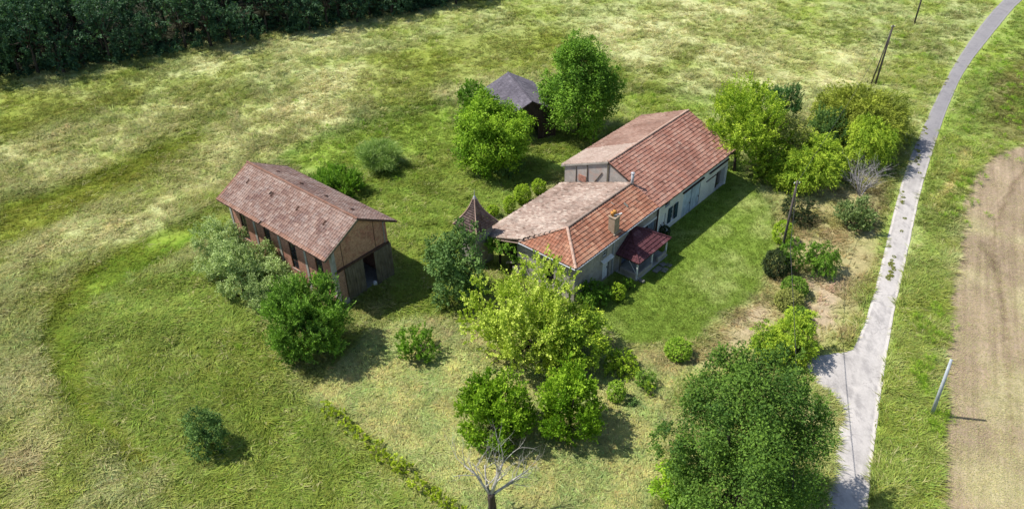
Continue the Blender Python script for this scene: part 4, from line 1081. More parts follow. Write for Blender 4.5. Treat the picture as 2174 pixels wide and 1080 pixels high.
def crown(seed, R, V, zc, style, dens=1.0, leaf=1.0, lobes=None, sub=None, taper=0.0, rag=.16, aspect=1.0, zmin=.05):
    """leaf-sized faces set along shoots that grow from many uneven lobes; returns verts, quads, tint and the lobe centres"""
    r = np.random.default_rng(seed)
    out, upw, rn, slen, per, ll, lw, droop, jit, ndev = STY[style]
    ll *= leaf; lw *= leaf
    Rm = (R * R * V) ** (1 / 3)
    K = sub if sub else int(np.clip(16 + 13 * Rm, 14, 88))
    L = []
    for i in range(K):
        zf0 = 1 - 1.86 * (i + .5) / K; ph = i * 2.39996 + r.normal(0, .25)
        zf0 = np.clip(zf0 + r.normal(0, .06), -.88, .985)
        d = np.array([math.cos(ph) * math.sqrt(1 - zf0 ** 2), math.sin(ph) * math.sqrt(1 - zf0 ** 2), zf0])
        hz = math.sqrt(max(1e-6, 1 - d[2] ** 2)); g = (hz ** .45 / hz) if d[2] < 0 else (hz ** .8 / hz)
        d[0] *= g; d[1] *= g
        f = r.uniform(.66, .9) if i % 5 else r.uniform(.1, .5)
        zf_ = d[2] * f
        tap = 1 - taper * (zf_ * .5 + .5)
        s_ = (r.uniform(.17, .33) if K > 12 else r.uniform(.3, .48)) * (1 - .3 * taper * (zf_ + .3))
        L.append((d[0] * f * R * tap * aspect, d[1] * f * R * tap, zc + zf_ * V, s_ * R, s_ * (R * .45 + V * .55), r.normal(0, .19)))
    if style == 'ball': L = [(0, 0, zc, R * .93, V * .95, 0)] + [(q[0] * 1.12, q[1] * 1.12, q[2], q[3] * .6, q[4] * .6, q[5]) for q in L[1:9]]
    L = np.array(L)
    area = (L[:, 3] ** 2 * 4 * math.pi)
    N = int(.86 * dens * area.sum() / (ll * lw * .6))
    if style == 'ball': N = int(N * 2.6)
    ns = max(20, N // per)
    li = r.choice(len(L), ns, p=area / area.sum())
    d = rnd_dirs(r, ns)
    cen = np.array([0, 0, zc])
    rad = L[li, 3][:, None]; radz = L[li, 4][:, None]
    sc3 = np.concatenate([rad * aspect ** .5, rad, radz], 1)
    q = r.uniform(.8, 1.0, (ns, 1)) if style == 'ball' else r.uniform(.35, .95, (ns, 1))
    base = L[li, :3] + d * sc3 * q
    base += r.normal(0, .03 if style == 'ball' else rag, (ns, 3)) * sc3 * .6
    od = nrm(base - cen + 1e-6)
    sd = nrm(out * (d * .6 + od * .5) + upw * np.array([0, 0, 1.0]) + rn * r.normal(size=(ns, 3)))
    sl = slen * rad[:, 0] * r.uniform(.45, 1.15, ns)
    tt = (np.arange(per)[None, :] + r.random((ns, per))) / per
    pos = base[:, None, :] + sd[:, None, :] * (sl[:, None] * tt)[..., None]
    pos[..., 2] -= droop * sl[:, None] * tt ** 2
    pos += r.normal(0, jit, pos.shape) * (.4 + Rm * .25)
    pos = pos.reshape(-1, 3); n = len(pos)
    sdr = np.repeat(sd, per, 0); odr = np.repeat(nrm(d * .7 + od * .6), per, 0)
    if droop > 0: sdr = nrm(sdr - np.array([0, 0, 1.0])[None] * droop * 1.4 * tt.reshape(-1, 1))
    kk = .55 if style in ('broad', 'fine', 'ball') else 1.3
    ld = nrm(sdr * kk + r.normal(size=(n, 3)) * .6)
    sn_ = nrm(nrm(d * .8 + od * .5) * .8 + np.array([0, 0, .75]) + r.normal(size=(ns, 3)) * ndev * .5)
    nm = nrm(np.repeat(sn_, per, 0) + r.normal(size=(n, 3)) * .3)
    wd = nrm(np.cross(ld, nm))
    ls = ll * r.uniform(.6, 1.25, (n, 1)); ws = lw * r.uniform(.6, 1.25, (n, 1))
    keep = pos[:, 2] > zmin
    pos, ld, wd, ls, ws, nm = pos[keep], ld[keep], wd[keep], ls[keep], ws[keep], nm[keep]
    tipf = tt.reshape(-1)[keep]
    n = len(pos)
    sag = nm * ls * .08
    Vv = np.stack([pos, pos + ld * ls * .5 + wd * ws * .5 - sag, pos + ld * ls, pos + ld * ls * .5 - wd * ws * .5 - sag], 1).reshape(-1, 3)
    Vv[:, 2] = np.maximum(Vv[:, 2], .02)
    Fq = np.arange(n * 4).reshape(n, 4)
    tint = .42 + np.repeat(L[li, 5], per)[keep] + .36 * (tipf - .5) + np.repeat(r.normal(0, .14, ns), per)[keep] + r.normal(0, .08, n)
    return Vv, Fq, np.repeat(np.clip(tint, 0, 1), 4), L
def limbs(seed, L, zc, R, h_trunk, r0, mat, parent, many=9, stems=1):
    rr_ = random.Random(seed); mb = MB()
    for s_ in range(stems):
        a = rr_.uniform(0, 6.28); o = 0 if stems == 1 else .18 * R
        b0 = Vector((math.cos(a) * o, math.sin(a) * o, -.15))
        top = Vector((math.cos(a) * o * 2.2 + rr_.uniform(-.1, .1) * R, math.sin(a) * o * 2.2 + rr_.uniform(-.1, .1) * R, zc * .95 + h_trunk * .1))
        mid = b0.lerp(top, .5) + Vector((rr_.uniform(-.06, .06) * R, rr_.uniform(-.06, .06) * R, 0))
        mb.tube([b0, b0.lerp(mid, .5), mid, top], [r0 * 1.25, r0, r0 * .8, r0 * .35], 7)
        idx_ = rr_.sample(range(len(L)), min(len(L), max(2, many // stems)))
        for i in idx_:
            e = Vector(L[i, :3]); st = b0.lerp(top, rr_.uniform(.3, .85))
            m_ = st.lerp(e, .55) + Vector((0, 0, -.06 * R))
            mb.tube([st, m_, e], [r0 * .45, r0 * .3, r0 * .1], 5)
    return mb.build('trunk' if stems == 1 else 'stems', mat, parent, 0, True)
LEAF = {}
def leafmat(c1, c2):
    key = (c1, c2)
    if key not in LEAF: LEAF[key] = leaf_mat('foliage_%02d' % len(LEAF), c1, c2)
    return LEAF[key]
G_ = dict(
    hedge=((0.275, 0.358, 0.024), (0.578, 0.683, 0.060)),
    sage=((0.132, 0.192, 0.060), (0.324, 0.420, 0.156)),
    deep=((0.049, 0.110, 0.020), (0.161, 0.271, 0.037)), dark=((0.088, 0.174, 0.026), (0.238, 0.421, 0.055)), mid=((0.085, 0.185, 0.021), (0.238, 0.416, 0.040)),
    bright=((0.118, 0.242, 0.013), (0.321, 0.485, 0.034)), yellow=((0.330, 0.436, 0.039), (0.643, 0.722, 0.144)), ygreen=((0.176, 0.294, 0.024), (0.512, 0.630, 0.061)),
    olive=((0.160, 0.189, 0.047), (0.434, 0.445, 0.118)), oliveweep=((0.171, 0.214, 0.030), (0.421, 0.474, 0.065)), grey=((0.200, 0.277, 0.091), (0.489, 0.600, 0.228)), bluegreen=((0.062, 0.126, 0.032), (0.185, 0.302, 0.081)),
    spruce=((0.052, 0.129, 0.040), (0.144, 0.274, 0.078)), box=((0.136, 0.264, 0.025), (0.411, 0.581, 0.059)), boxdark=((0.081, 0.165, 0.022), (0.245, 0.388, 0.048)), blackish=((0.026, 0.041, 0.017), (0.064, 0.094, 0.032)),
    lime=((0.177, 0.302, 0.020), (0.451, 0.586, 0.047)), wood=((0.031, 0.078, 0.041), (0.092, 0.171, 0.076)), gold=((0.221, 0.221, 0.026), (0.494, 0.442, 0.052)), pampas=((0.162, 0.263, 0.060), (0.399, 0.525, 0.162)), brown=((0.147, 0.115, 0.053), (0.315, 0.252, 0.126)))
def fit_box(x0, y0, x1, y1, lift=0.0):
    cx, cy, w, h = (x0 + x1) / 2, (y0 + y1) / 2, (x1 - x0) / 2, (y1 - y0) / 2
    d = ray(cx, cy); zc = 1.0
    for _ in range(25):
        t = (zc - CAM_H) / d[2]
        s = FPX / t                      # picture units per metre (d has unit forward length)
        Rr = w / s; sp = -d[2] / np.linalg.norm(d); cp = math.sqrt(1 - sp * sp)
        v2 = (h / s) ** 2 - (Rr * sp) ** 2
        Vv = math.sqrt(max(v2, (.5 * Rr * cp) ** 2)) / cp
        zc = zc * .5 + .5 * (Vv * (.80 if lift < .05 else .92) + lift)
    t = (zc - CAM_H) / d[2]
    return d[0] * t, d[1] * t, Rr, Vv, zc
def plant(name, cat, label, box, style, col, seed, lift=0.0, dens=1.0, leaf=1.0, shrink=.92, r0=None, many=9, stems=1, bark='bark', group=None, sub=None, taper=0.0, rag=.16, move=(0, 0), extra=()):
    x, y, R, V, zc = fit_box(*box, lift)
    x += move[0]; y += move[1]
    t = thing(name, label, cat, (x, y, 0), 0, group)
    Vv, F, ti, L = crown(seed, R * shrink, V * shrink, zc, style, dens, leaf, sub=sub, taper=taper, rag=rag)
    for k, b in enumerate(extra):            # further boughs of the same crown
        cx, cy, w, h = (b[0] + b[2]) / 2, (b[1] + b[3]) / 2, (b[2] - b[0]) / 2, (b[3] - b[1]) / 2
        d = ray(cx, cy); c0 = np.array([x, y, zc - CAM_H]); dep = c0 @ FW + (b[4] if len(b) > 4 else 0)
        p = d * dep; s_ = FPX / dep
        v2, f2, t2, _ = crown(seed * 7 + k, w / s_, h / s_ * 1.05, max(.3, p[2] + CAM_H), style, dens, leaf, sub=max(7, int(9 * w / s_)), rag=rag * 1.2)
        v2 = v2 + np.array([p[0] - x, p[1] - y, 0]); F = np.concatenate([F, f2 + len(Vv)]); Vv = np.concatenate([Vv, v2]); ti = np.concatenate([ti, t2])
    link('crown', np_mesh('crown', Vv, F, {'tint': ti}), leafmat(*G_[col]), t)
    limbs(seed, L, zc, R, lift, r0 if r0 else max(.03, .045 * R), M[bark], t, many, stems)
    return t, (x, y, R, V, zc)

plant('broadleaf_tree', 'tree', 'huge dark green tree with a domed crown at the corner of the lane and driveway', (1400, 750, 1768, 1170), 'broad', 'deep', 101, .3, .95, .80, .91, .32, 16, sub=46, rag=.10, extra=((1500, 730, 1610, 840), (1610, 735, 1730, 850), (1675, 800, 1768, 960), (1385, 880, 1480, 1010)))
plant('leafy_shrub', 'shrub', 'bright green leafy shrub at the foot of the huge domed tree, at the bottom edge', (1378, 975, 1485, 1110), 'broad', 'bright', 102, 0, 1, .9, stems=3)
plant('leafy_shrub', 'shrub', 'yellow-green shrub between the huge domed tree and the clipped bushes', (1632, 668, 1740, 780), 'fronds', 'ygreen', 103, 0, 1, .8, stems=3, extra=((1600, 692, 1680, 762), (1665, 662, 1735, 722)))
plant('leafy_shrub', 'shrub', 'low olive-green shrub tucked against the top of the huge domed tree', (1590, 700, 1660, 770), 'broad', 'mid', 104, 0, 1, .8, stems=3)
plant('clipped_bush', 'clipped bush', 'dark green cushion-shaped clipped bush, topmost of the three at the lawn corner', (1656, 584, 1718, 636), 'ball', 'boxdark', 105, stems=2)
plant('clipped_bush', 'clipped bush', 'dull olive clipped bush, middle of the three at the lawn corner', (1642, 610, 1708, 664), 'ball', 'olive', 106, stems=2)
plant('clipped_bush', 'clipped bush', 'small round clipped bush just above the yellow-green shrub at the lawn corner', (1664, 646, 1724, 692), 'ball', 'boxdark', 107, stems=2)
plant('round_bush', 'bush', 'nearly black round bush at the foot of the wooden utility pole', (1617, 526, 1682, 594), 'ball', 'blackish', 108, stems=2)
plant('upright_bush', 'bush', 'upright mid-green bush just right of the nearly black round bush', (1650, 500, 1712, 592), 'shoots', 'mid', 109, 0, 1, .8, stems=2)
plant('yellow_bush', 'bush', 'small yellow-green bush behind the foot of the wooden utility pole', (1638, 464, 1686, 522), 'ball', 'lime', 110, stems=2)
plant('weeping_shrub', 'shrub', 'drooping green shrub standing alone on the straw beside the lane', (1706, 510, 1786, 586), 'weep', 'mid', 111, .1, 1, .9, stems=2)
plant('pale_shrub', 'shrub', 'pale grey-green upright shrub in front of the leafless grey shrub', (1762, 414, 1846, 492), 'shoots', 'sage', 112, 0, 1.1, .9, stems=3, move=(.3, -.5))
plant('scrubby_bush', 'bush', 'dark scrubby bush in the shade just right of the wooden utility pole top', (1656, 415, 1736, 482), 'fronds', 'blackish', 113, 0, .6, .9, stems=3)
plant('scrubby_bush', 'bush', 'brown withered bush between the pale shrub and the lane', (1830, 425, 1872, 468), 'fronds', 'brown', 114, 0, .5, .8, stems=3)
# clump east of the house
plant('golden_tree', 'tree', 'bright yellow-green tree touching the far end of the farmhouse', (1492, 178, 1655, 375), 'plume', 'ygreen', 120, .2, .9, 1.1, .91, .16, extra=((1580, 175, 1640, 250), (1495, 240, 1560, 320)))
plant('small_conifer', 'tree', 'dark green pointed bush behind the bright yellow-green tree', (1622, 178, 1702, 262), 'spiky', 'spruce', 121, .2, 1, 1.1)
plant('olive_tree', 'tree', 'dull olive tree between the yellow-green trees by the farmhouse end', (1606, 232, 1712, 372), 'broad', 'olive', 122, .1, 1, 1.0, .95, .14, rag=.24)
plant('golden_shrub', 'shrub', 'spreading yellow-green shrub at the front of the tree clump, left of the leafless shrub', (1600, 275, 1800, 396), 'fronds', 'ygreen', 123, .1, 1, 1.1, .86, stems=3, rag=.24, extra=((1690, 275, 1760, 350), (1598, 320, 1670, 400), (1740, 310, 1802, 380)))
plant('dense_tree', 'tree', 'broad dark olive-green tree at the lane side of the clump', (1722, 182, 1934, 322), 'fronds', 'oliveweep', 124, .1, 1.0, 1.15, .84, .2, rag=.24, extra=((1770, 178, 1850, 260), (1860, 215, 1936, 310), (1725, 195, 1790, 270)))
plant('weeping_tree', 'tree', 'pale olive weeping tree in front of the broad dark olive-green tree', (1790, 240, 1900, 356), 'weep', 'ygreen', 125, .4, 1, 1.0)
plant('feathery_bush', 'bush', 'feathery mid-green bush in the middle of the tree clump', (1712, 226, 1804, 336), 'spiky', 'bluegreen', 126, .2, 1, 1.0)
# around the shed
plant('tall_tree', 'tree', 'tall dark green tree with a pointed crown right of the wooden shed', (1134, 68, 1330, 300), 'broad', 'mid', 130, .2, 1.1, 1.15, .91, .22, 14, taper=.38, rag=.22, extra=((1205, 68, 1270, 150), (1255, 130, 1330, 240), (1136, 150, 1210, 240)))
plant('bushy_tree', 'tree', 'rounded bright green tree in front of the left side of the wooden shed', (960, 205, 1130, 375), 'broad', 'bright', 131, .1, 1.0, 1.1, .91, .2, 12, rag=.24, extra=((1010, 192, 1070, 260), (1060, 215, 1136, 300)))
plant('slender_tree', 'tree', 'darker green tree peeping out left of the shed roof behind the rounded bright tree', (962, 172, 1046, 275), 'shoots', 'mid', 132, .5, 1, 1.1)
plant('leafy_bush', 'bush', 'low dark bush in the shadow below the rounded bright green tree', (1040, 300, 1110, 380), 'broad', 'bluegreen', 133, 0, .8)
plant('pampas_clump', 'grass clump', 'pale feathery grass clump standing alone on the green between barn and shed', (756, 300, 854, 368), 'blade', 'pampas', 134, 0, 1.3, 1.0, stems=3, many=3)
plant('leafy_bush', 'bush', 'dark green bush behind the ridge of the brick barn', (652, 360, 768, 425), 'spiky', 'mid', 135, 0, 1, 1.1, stems=3)
for i, (b, lab) in enumerate((((1128, 378, 1160, 414), 'small clipped bush nearest the farmhouse gable in the row behind the pale roof'), ((1089, 389, 1129, 434), 'largest round clipped bush in the row behind the pale roof'),
                              ((1067, 414, 1096, 454), 'upright clipped bush third along the row behind the pale roof'), ((1032, 434, 1060, 460), 'lowest clipped bush in the row, close to the turret spike'))):
    plant('topiary_bush', 'clipped bush', lab, b, 'ball', 'lime', 140 + i, .1, 1.2, 1.0, .95, stems=2, group='clipped bushes behind the farmhouse')
# near the turret and the near end of the house
plant('ivy_bush', 'bush', 'big grey-green leafy bush swallowing the foot of the turret', (902, 490, 1036, 662), 'broad', 'bluegreen', 150, 0, 1.0, 1.1, .93, stems=3, rag=.24, extra=((950, 462, 1030, 540), (905, 500, 965, 570)))
plant('yellow_tree', 'tree', 'brilliant yellow-leaved tree standing before the near end of the farmhouse', (1010, 590, 1222, 800), 'plume', 'yellow', 151, 0, .8, 1.1, .88, .14, 14, rag=.3, extra=((1110, 518, 1180, 640), (982, 575, 1045, 700), (1150, 555, 1225, 680), (978, 640, 1060, 730)))
plant('leafy_tree', 'tree', 'green shadier tree hard against the right side of the brilliant yellow tree', (1130, 635, 1296, 785), 'broad', 'ygreen', 152, .4, 1, 1.0, .91, .14)
plant('leafy_shrub', 'shrub', 'ferny dark green shrub at the near corner of the farmhouse front', (1222, 592, 1294, 655), 'fronds', 'mid', 153, 0, 1, .9, stems=3)
plant('clipped_bush', 'clipped bush', 'round lime-green clipped bush in front of the farmhouse door', (1294, 598, 1330, 642), 'ball', 'lime', 154, stems=2)
plant('upright_bush', 'bush', 'small upright bush between the lime ball and the porch corner', (1322, 586, 1348, 618), 'shoots', 'mid', 155, 0, 1, .7, stems=2)
plant('potted_bush', 'bush', 'small dark bush beside the white double doors past the porch', (1398, 476, 1424, 506), 'ball', 'blackish', 156, stems=2)
# orchard corner
plant('fruit_tree', 'fruit tree', 'bright green bushy fruit tree directly above the bare dead tree', (968, 795, 1132, 955), 'shoots', 'bright', 160, 0, 1.25, 1.05, .96, .12, rag=.2, extra=((985, 800, 1060, 875), (1065, 830, 1138, 930)), group='bushy fruit trees on the mown hay')
plant('fruit_tree', 'fruit tree', 'bright green fruit tree with a long shadow, right of its twin on the mown hay', (1138, 780, 1280, 945), 'shoots', 'bright', 161, 0, 1.25, 1.05, .96, .12, rag=.2, extra=((1165, 765, 1265, 850), (1142, 850, 1210, 930)), group='bushy fruit trees on the mown hay')
plant('leafy_shrub', 'shrub', 'lime-green shrub at the lower left corner of the lawn, near the shadier tree', (1284, 740, 1358, 802), 'fronds', 'lime', 162, 0, 1, .85, stems=3)
plant('leafy_shrub', 'shrub', 'low dull green shrub right of the lime-green shrub by the lawn edge', (1344, 782, 1398, 832), 'fine', 'boxdark', 163, 0, .8, .9, stems=3)
plant('leafy_shrub', 'shrub', 'small round dull shrub just right of the fruit trees', (1286, 805, 1331, 857), 'ball', 'box', 164, stems=3)
plant('sapling', 'sapling', 'little lime sapling on the straw left of the huge domed tree', (1366, 808, 1394, 848), 'shoots', 'lime', 165, 0, .7, .7, stems=2)
plant('leafy_shrub', 'shrub', 'tiny dark tuft of a shrub lowest in the straw strip left of the huge tree', (1324, 842, 1358, 868), 'fine', 'bluegreen', 166, 0, .7, .8, stems=3)
plant('leafy_shrub', 'shrub', 'rounded yellow-green shrub on the lawn edge directly above the huge domed tree', (1407, 714, 1472, 770), 'ball', 'box', 167, stems=3)
plant('young_shrub', 'shrub', 'lone small dark green shrub with upright twigs on the mown hay before the barn doors', (836, 690, 932, 775), 'shoots', 'mid', 168, 0, .75, 1.0, .93, stems=3, rag=.25)
plant('spiky_shrub', 'shrub', 'large dark green shrub of upright shoots at the near corner of the brick barn', (558, 585, 746, 780), 'spiky', 'dark', 169, 0, 1.35, 1.25, .93, stems=4, many=12)
plant('lone_bush', 'bush', 'solitary dark blue-green bush out in the tall grass at lower left', (382, 858, 478, 978), 'fine', 'bluegreen', 170, 0, 1, 1.0, stems=3)
for i, (b, lab) in enumerate((((412, 460, 528, 600), 'grey-green willow bush farthest along the barn wall'), ((452, 500, 552, 650), 'grey-green willow bush sagging outward in the middle of the barn row'),
                              ((512, 505, 600, 610), 'grey-green willow bush pressed to the barn windows'), ((518, 550, 632, 665), 'grey-green willow bush next to the large dark spiky shrub'))):
    plant('willow_bush', 'bush', lab, b, 'fine', 'grey', 180 + i, 0, 1.0, 1.05, .93, stems=3, group='grey willow bushes along the barn')
# ivy hanging over the open lean-to
iv = []
for k, (a, b, c, r_) in enumerate(((.1, 7.4, 2.95, .8), (-.1, 8.3, 2.6, .8), (.1, 6.7, 2.7, .65), (.15, 6.3, 1.9, .5), (.0, 9.1, 2.2, .7))):
    v_, f_, t_, _ = crown(200 + k, r_, r_ * .8, c, 'broad', 1, .8, sub=6, zmin=.8)
    iv.append((v_ + np.array([a, b, 0]), f_, t_))
o_ = 0; vs = []; fs = []; ts = []
for v_, f_, t_ in iv: vs.append(v_); fs.append(f_ + o_); ts.append(t_); o_ += len(v_)
ivy = link('creeper', np_mesh('creeper', np.concatenate(vs), np.concatenate(fs), {'tint': np.concatenate(ts)}), leafmat(*G_['mid']))
ivy.location = (HX, HY, 0); ivy.rotation_euler = (0, 0, HYAW)
tag(ivy, 'green creeper hanging over the open lean-to beside the turret', 'creeper')
# low hedge along the mown hay
hedge = thing('hedge', 'low straggling yellow-green hedge row between the tall grass and the mown hay', 'hedge', (0, 0, 0))
hp_ = [np.array(p, float) for p in ((690, 872), (735, 905), (780, 945), (835, 990), (880, 1030), (930, 1060), (1000, 1110))]
hpts = densify([G(*p) for p in hp_], .62)
vs, fs, ts, o_ = [], [], [], 0
rh = np.random.default_rng(77); mbh = MB()
for i, p in enumerate(hpts):
    h = rh.uniform(.7, 1.2); w_ = rh.uniform(.34, .52)
    v_, f_, t_, _ = crown(300 + i, w_, h * .55, h * .55, 'shoots', .8, .72, sub=5)
    v_ = v_ + np.array([p[0] + rh.normal(0, .1), p[1] + rh.normal(0, .1), 0])
    vs.append(v_); fs.append(f_ + o_); ts.append(np.clip(t_ + rh.normal(0, .12), 0, 1)); o_ += len(v_)
    mbh.tube([(p[0], p[1], -.1), (p[0] + .05, p[1], h * .7)], [.03, .015], 5)
link('foliage', np_mesh('foliage', np.concatenate(vs), np.concatenate(fs), {'tint': np.concatenate(ts)}), leafmat(*G_['hedge']), hedge)
mbh.build('stems', M['bark'], hedge)

# leafless trees
def branch(mb, p, d, L, r, depth, rr_, bend=.25, n=4, kids=(2, 3), ratio=.68, up=.12, sides=6, jit=.5):
    pts = [p]; rad = [r]
    for i in range(n):
        d = (d + Vector((rr_.gauss(0, bend), rr_.gauss(0, bend), rr_.gauss(0, bend) + up * .3))).normalized()
        p = p + d * L / n; pts.append(p); rad.append(r * (1 - .45 * (i + 1) / n) if depth > 0 else r * (1 - .8 * (i + 1) / n))
    mb.tube(pts, rad, sides if r > .02 else 4, False)
    if depth > 0:
        for k in range(rr_.randint(*kids)):
            i = rr_.randint(max(1, n - 2), n) if k else n
            nd = (d + Vector((rr_.gauss(0, jit), rr_.gauss(0, jit), rr_.gauss(0, jit * .7) + up))).normalized()
            branch(mb, pts[i], nd, L * ratio * rr_.uniform(.7, 1.15), rad[i] * .72, depth - 1, rr_, bend, n, kids, ratio, up, sides, jit)
px0 = G(1045, 1090)
dead = thing('dead_tree', 'bare dead tree with bleached forked branches and a dark trunk at the bottom edge', 'dead tree', (px0[0], px0[1], 0))
MB().tube([(0, 0, -.2), (.02, .02, .8), (-.02, .05, 1.55), (0, .06, 1.9)], [.30, .24, .22, .25], 9).build('trunk', M['bark_dead'], dead, 0, True)
rd = random.Random(4)
for li_, (pts_, rad_) in enumerate(([[(-.08, .06, 1.8), (-.45, .15, 2.5), (-.85, .3, 3.3), (-1.5, .5, 3.9)], (.15, .11, .08, .05)],
                    [[(.02, .06, 1.85), (.28, .2, 2.7), (.55, .4, 3.5), (.75, .5, 4.1)], (.17, .14, .11, .08)],
                    [[(.12, .06, 1.8), (.7, .2, 2.2), (1.5, .5, 2.7), (2.2, .8, 3.0)], (.15, .11, .08, .05)],
                    [[(-.1, .1, 1.75), (-.3, .5, 2.6), (-.35, .9, 3.4)], (.10, .08, .05)])):
    rad_ = [q * .74 for q in rad_]; mb = MB(); mb.tube(pts_, rad_, 7)
    P0 = [Vector(p) for p in pts_]
    for i in range(1, len(P0)):
        d = (P0[i] - P0[i - 1]).normalized()
        for k in range(3 if i == len(P0) - 1 else 2):
            nd = (d + Vector((rd.gauss(0, .6), rd.gauss(0, .35), rd.gauss(.2, .4)))).normalized()
            branch(mb, P0[i] - d * rd.uniform(0, .25), nd, rd.uniform(.9, 1.6), rad_[min(i, len(rad_) - 1)] * .55, 2, rd, .16, 4, (2, 3), .68, .1, 5, .5)
    mb.build('branch', M['bark_pale'], dead, 0, True)
x_, y_, R_d, V_d, z_d = fit_box(1788, 322, 1888, 430)
grey = thing('leafless_shrub', 'leafless pale grey shrub of dense twigs beside the lane', 'bare shrub', (x_, y_, 0))
mb = MB(); rd = random.Random(9)
for k in range(11):
    a = rd.uniform(0, 6.28)
    branch(mb, Vector((math.cos(a) * .15, math.sin(a) * .15, -.1)), Vector((math.cos(a) * .55, math.sin(a) * .55, 1)).normalized(), R_d * 1.05, .045, 3, rd, .16, 3, (3, 4), .62, .06, 4, .6)
mb.build('twigs', M['twig_grey'], grey)
ch_ = MB().box(-.22, .22, -.2, .2, .40, .44).box(-.22, .22, .17, .2, .441, .85).box(-.2, -.16, -.18, -.14, 0, .399).box(.16, .2, -.18, -.14, 0, .399).box(-.2, -.16, .14, .18, 0, .399).box(.16, .2, .14, .18, 0, .399).build('garden_chair', M['white'], None, .01)
q = G(1416, 497); ch_.location = (q[0], q[1], 0); ch_.rotation_euler = (0, 0, HYAW + .6)
tag(ch_, 'small white chair by the wall just past the porch', 'chair')

# ------------------------------------------------------------------ the wood along the top left edge
protos = []
for i in range(6):
    R = (2.6, 3.0, 3.3, 2.3, 2.8, 2.0)[i]; V = (3.6, 4.0, 3.4, 4.2, 3.0, 2.4)[i]; zc = (5.4, 6.2, 5.0, 6.0, 3.6, 2.2)[i]
    v_, f_, t_, L = crown(400 + i, R, V, zc, 'broad', .75, 1.7, sub=26)
    cm = np_mesh('crown', v_, f_, {'tint': t_}); cm.materials.append(leafmat(*G_['wood']))
    tmp = limbs(410 + i, L, zc, R, 1, .17, M['bark'], None, 10)
    protos.append((cm, tmp.data)); bpy.data.objects.remove(tmp)
rw = random.Random(21)
edge = [G(*p) for p in ((-260, 206), (-60, 180), (120, 156), (330, 120), (520, 88), (740, 50), (900, 22), (1020, 0), (1150, -28))]
edge = resample(edge, 200)
nf = 0
GROUPW = 'trees of the wood along the top left edge'
for row in range(6):
    s = rw.uniform(0, 3); L_ = 0
    seglen = np.concatenate([[0], np.cumsum(np.linalg.norm(np.diff(edge, axis=0), axis=1))])
    while s < seglen[-1]:
        x = np.interp(s, seglen, edge[:, 0]); y = np.interp(s, seglen, edge[:, 1])
        i0 = min(198, int(np.searchsorted(seglen, s))); d = edge[i0 + 1] - edge[i0]; d /= np.linalg.norm(d); nrm_ = np.array([-d[1], d[0]])
        off = 1.0 + row * 4.2 + rw.uniform(-1.2, 1.2)
        p = np.array([x, y]) + nrm_ * off
        s += rw.uniform(3.2, 5.2) if row else rw.uniform(2.2, 4.2)
        u, v = to_map(p[0], p[1])
        gap = 215 < u < 345 and row > 1
        k = rw.choice((0, 1, 2, 3)) if row else rw.choice((0, 1, 3, 4, 5, 5, 4))
        if gap and rw.random() < .85: continue
        label = 'dark tree in the shadowy wood at the top left' if row or k < 4 else 'low dark understorey tree at the meadow edge of the wood'
        t = thing('woodland_tree', label, 'tree', (p[0], p[1], 0), rw.uniform(0, 6.28), GROUPW if k < 4 or row else 'understorey along the meadow edge of the wood')
        sc = rw.uniform(.85, 1.2); t.scale = (sc, sc, sc * rw.uniform(.9, 1.15))
        link('crown', protos[k][0], None, t); link('trunk', protos[k][1], None, t)
        nf += 1
vs, fs, ts, o_ = [], [], [], 0
ru = np.random.default_rng(55)
for i in range(230):
    s = ru.uniform(0, seglen[-1]); x = np.interp(s, seglen, edge[:, 0]); y = np.interp(s, seglen, edge[:, 1])
    v_, f_, t_, _ = crown(600 + i % 9, ru.uniform(.7, 1.5), ru.uniform(.5, 1.1), .6, 'broad', .35, 1.6, sub=5)
    vs.append(v_ + np.array([x + ru.normal(0, 1), y + ru.uniform(0, 6), 0])); fs.append(f_ + o_); ts.append(t_); o_ += len(v_)
tag(link('undergrowth', np_mesh('undergrowth', np.concatenate(vs), np.concatenate(fs), {'tint': np.concatenate(ts)}), leafmat(*G_['wood'])), kind='stuff')
pp = [G(*p) for p in ((205, 40), (270, -10), (420, -20), (520, -80), (150, -90))]
mb = MB().add([(p[0], p[1], .25) for p in pp], [tuple(range(5))])
tag(mb.build('pale_ground_patch', M['concrete']), kind='structure')  # flat pale grey patch behind the gap in the wood

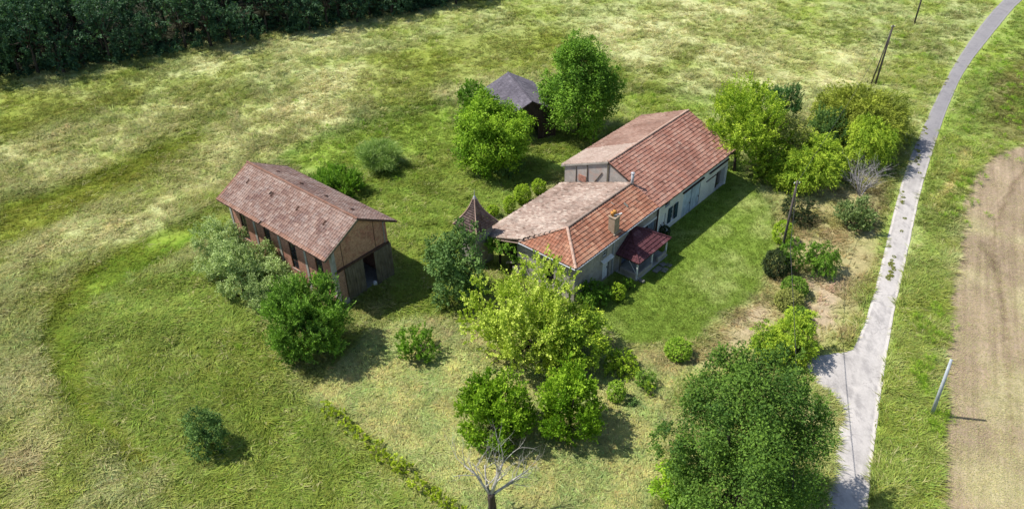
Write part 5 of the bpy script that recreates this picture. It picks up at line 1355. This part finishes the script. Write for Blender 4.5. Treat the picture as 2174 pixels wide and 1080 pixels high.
# rough verge weeds and dock clumps
vs, fs, ts, o_ = [], [], [], 0
for (u, v, rad, n, kk) in ((1975, 690, 18, 14, 1), (2040, 420, 26, 16, 1), (2110, 230, 60, 46, 1), (2150, 180, 40, 26, 1), (1990, 900, 12, 10, 1), (1960, 800, 14, 14, 1), (700, 350, 60, 12, 1), (930, 250, 60, 14, 1), (760, 400, 70, 12, 1), (1340, 240, 40, 6, 1), (1950, 150, 40, 12, 1), (560, 690, 40, 9, 1), (1020, 620, 20, 5, 1)):
    for i in range(n):
        p = G(u + ru.normal(0, rad), v + ru.normal(0, rad * 1.3))
        if built(np.array([p[0]]), np.array([p[1]]), .4)[0] or on_road(*[np.array([w]) for w in to_map(p[0], p[1])], 8)[0]: continue
        v_, f_, t_, _ = crown(700 + i, ru.uniform(.18, .45), ru.uniform(.15, .35), .2, 'blade', .5, .6, sub=4)
        vs.append(v_ + np.array([p[0], p[1], 0])); fs.append(f_ + o_); ts.append(t_); o_ += len(v_)
tag(link('weeds', np_mesh('weeds', np.concatenate(vs), np.concatenate(fs), {'tint': np.concatenate(ts)}), leafmat(*G_['box'])), kind='stuff')
# moss and weeds in the middle of the lane
vs, fs, ts, o_ = [], [], [], 0
for (u, v, su, sv, n) in ((1892, 560, 2.5, 13, 16), (1887, 588, 3, 4, 6), (1947, 318, 3, 26, 20), (1962, 250, 4, 20, 16), (2000, 160, 6, 14, 12), (1918, 430, 3, 30, 8), (2030, 130, 6, 10, 6)):
    for i in range(n):
        p = G(u + ru.normal(0, su), v + ru.normal(0, sv))
        v_, f_, t_, _ = crown(800 + i, ru.uniform(.08, .2), .03, .035, 'ball', .6, .7, sub=3, zmin=.02)
        vs.append(v_ + np.array([p[0], p[1], .045])); fs.append(f_ + o_); ts.append(t_); o_ += len(v_)
tag(link('lane_weeds', np_mesh('lane_weeds', np.concatenate(vs), np.concatenate(fs), {'tint': np.concatenate(ts)}), leafmat(*G_['olive'])), kind='stuff')
print('tris', sum(len(m.polygons) * 2 for m in bpy.data.meshes), 'objs', len(SC.objects), 'wood', nf)
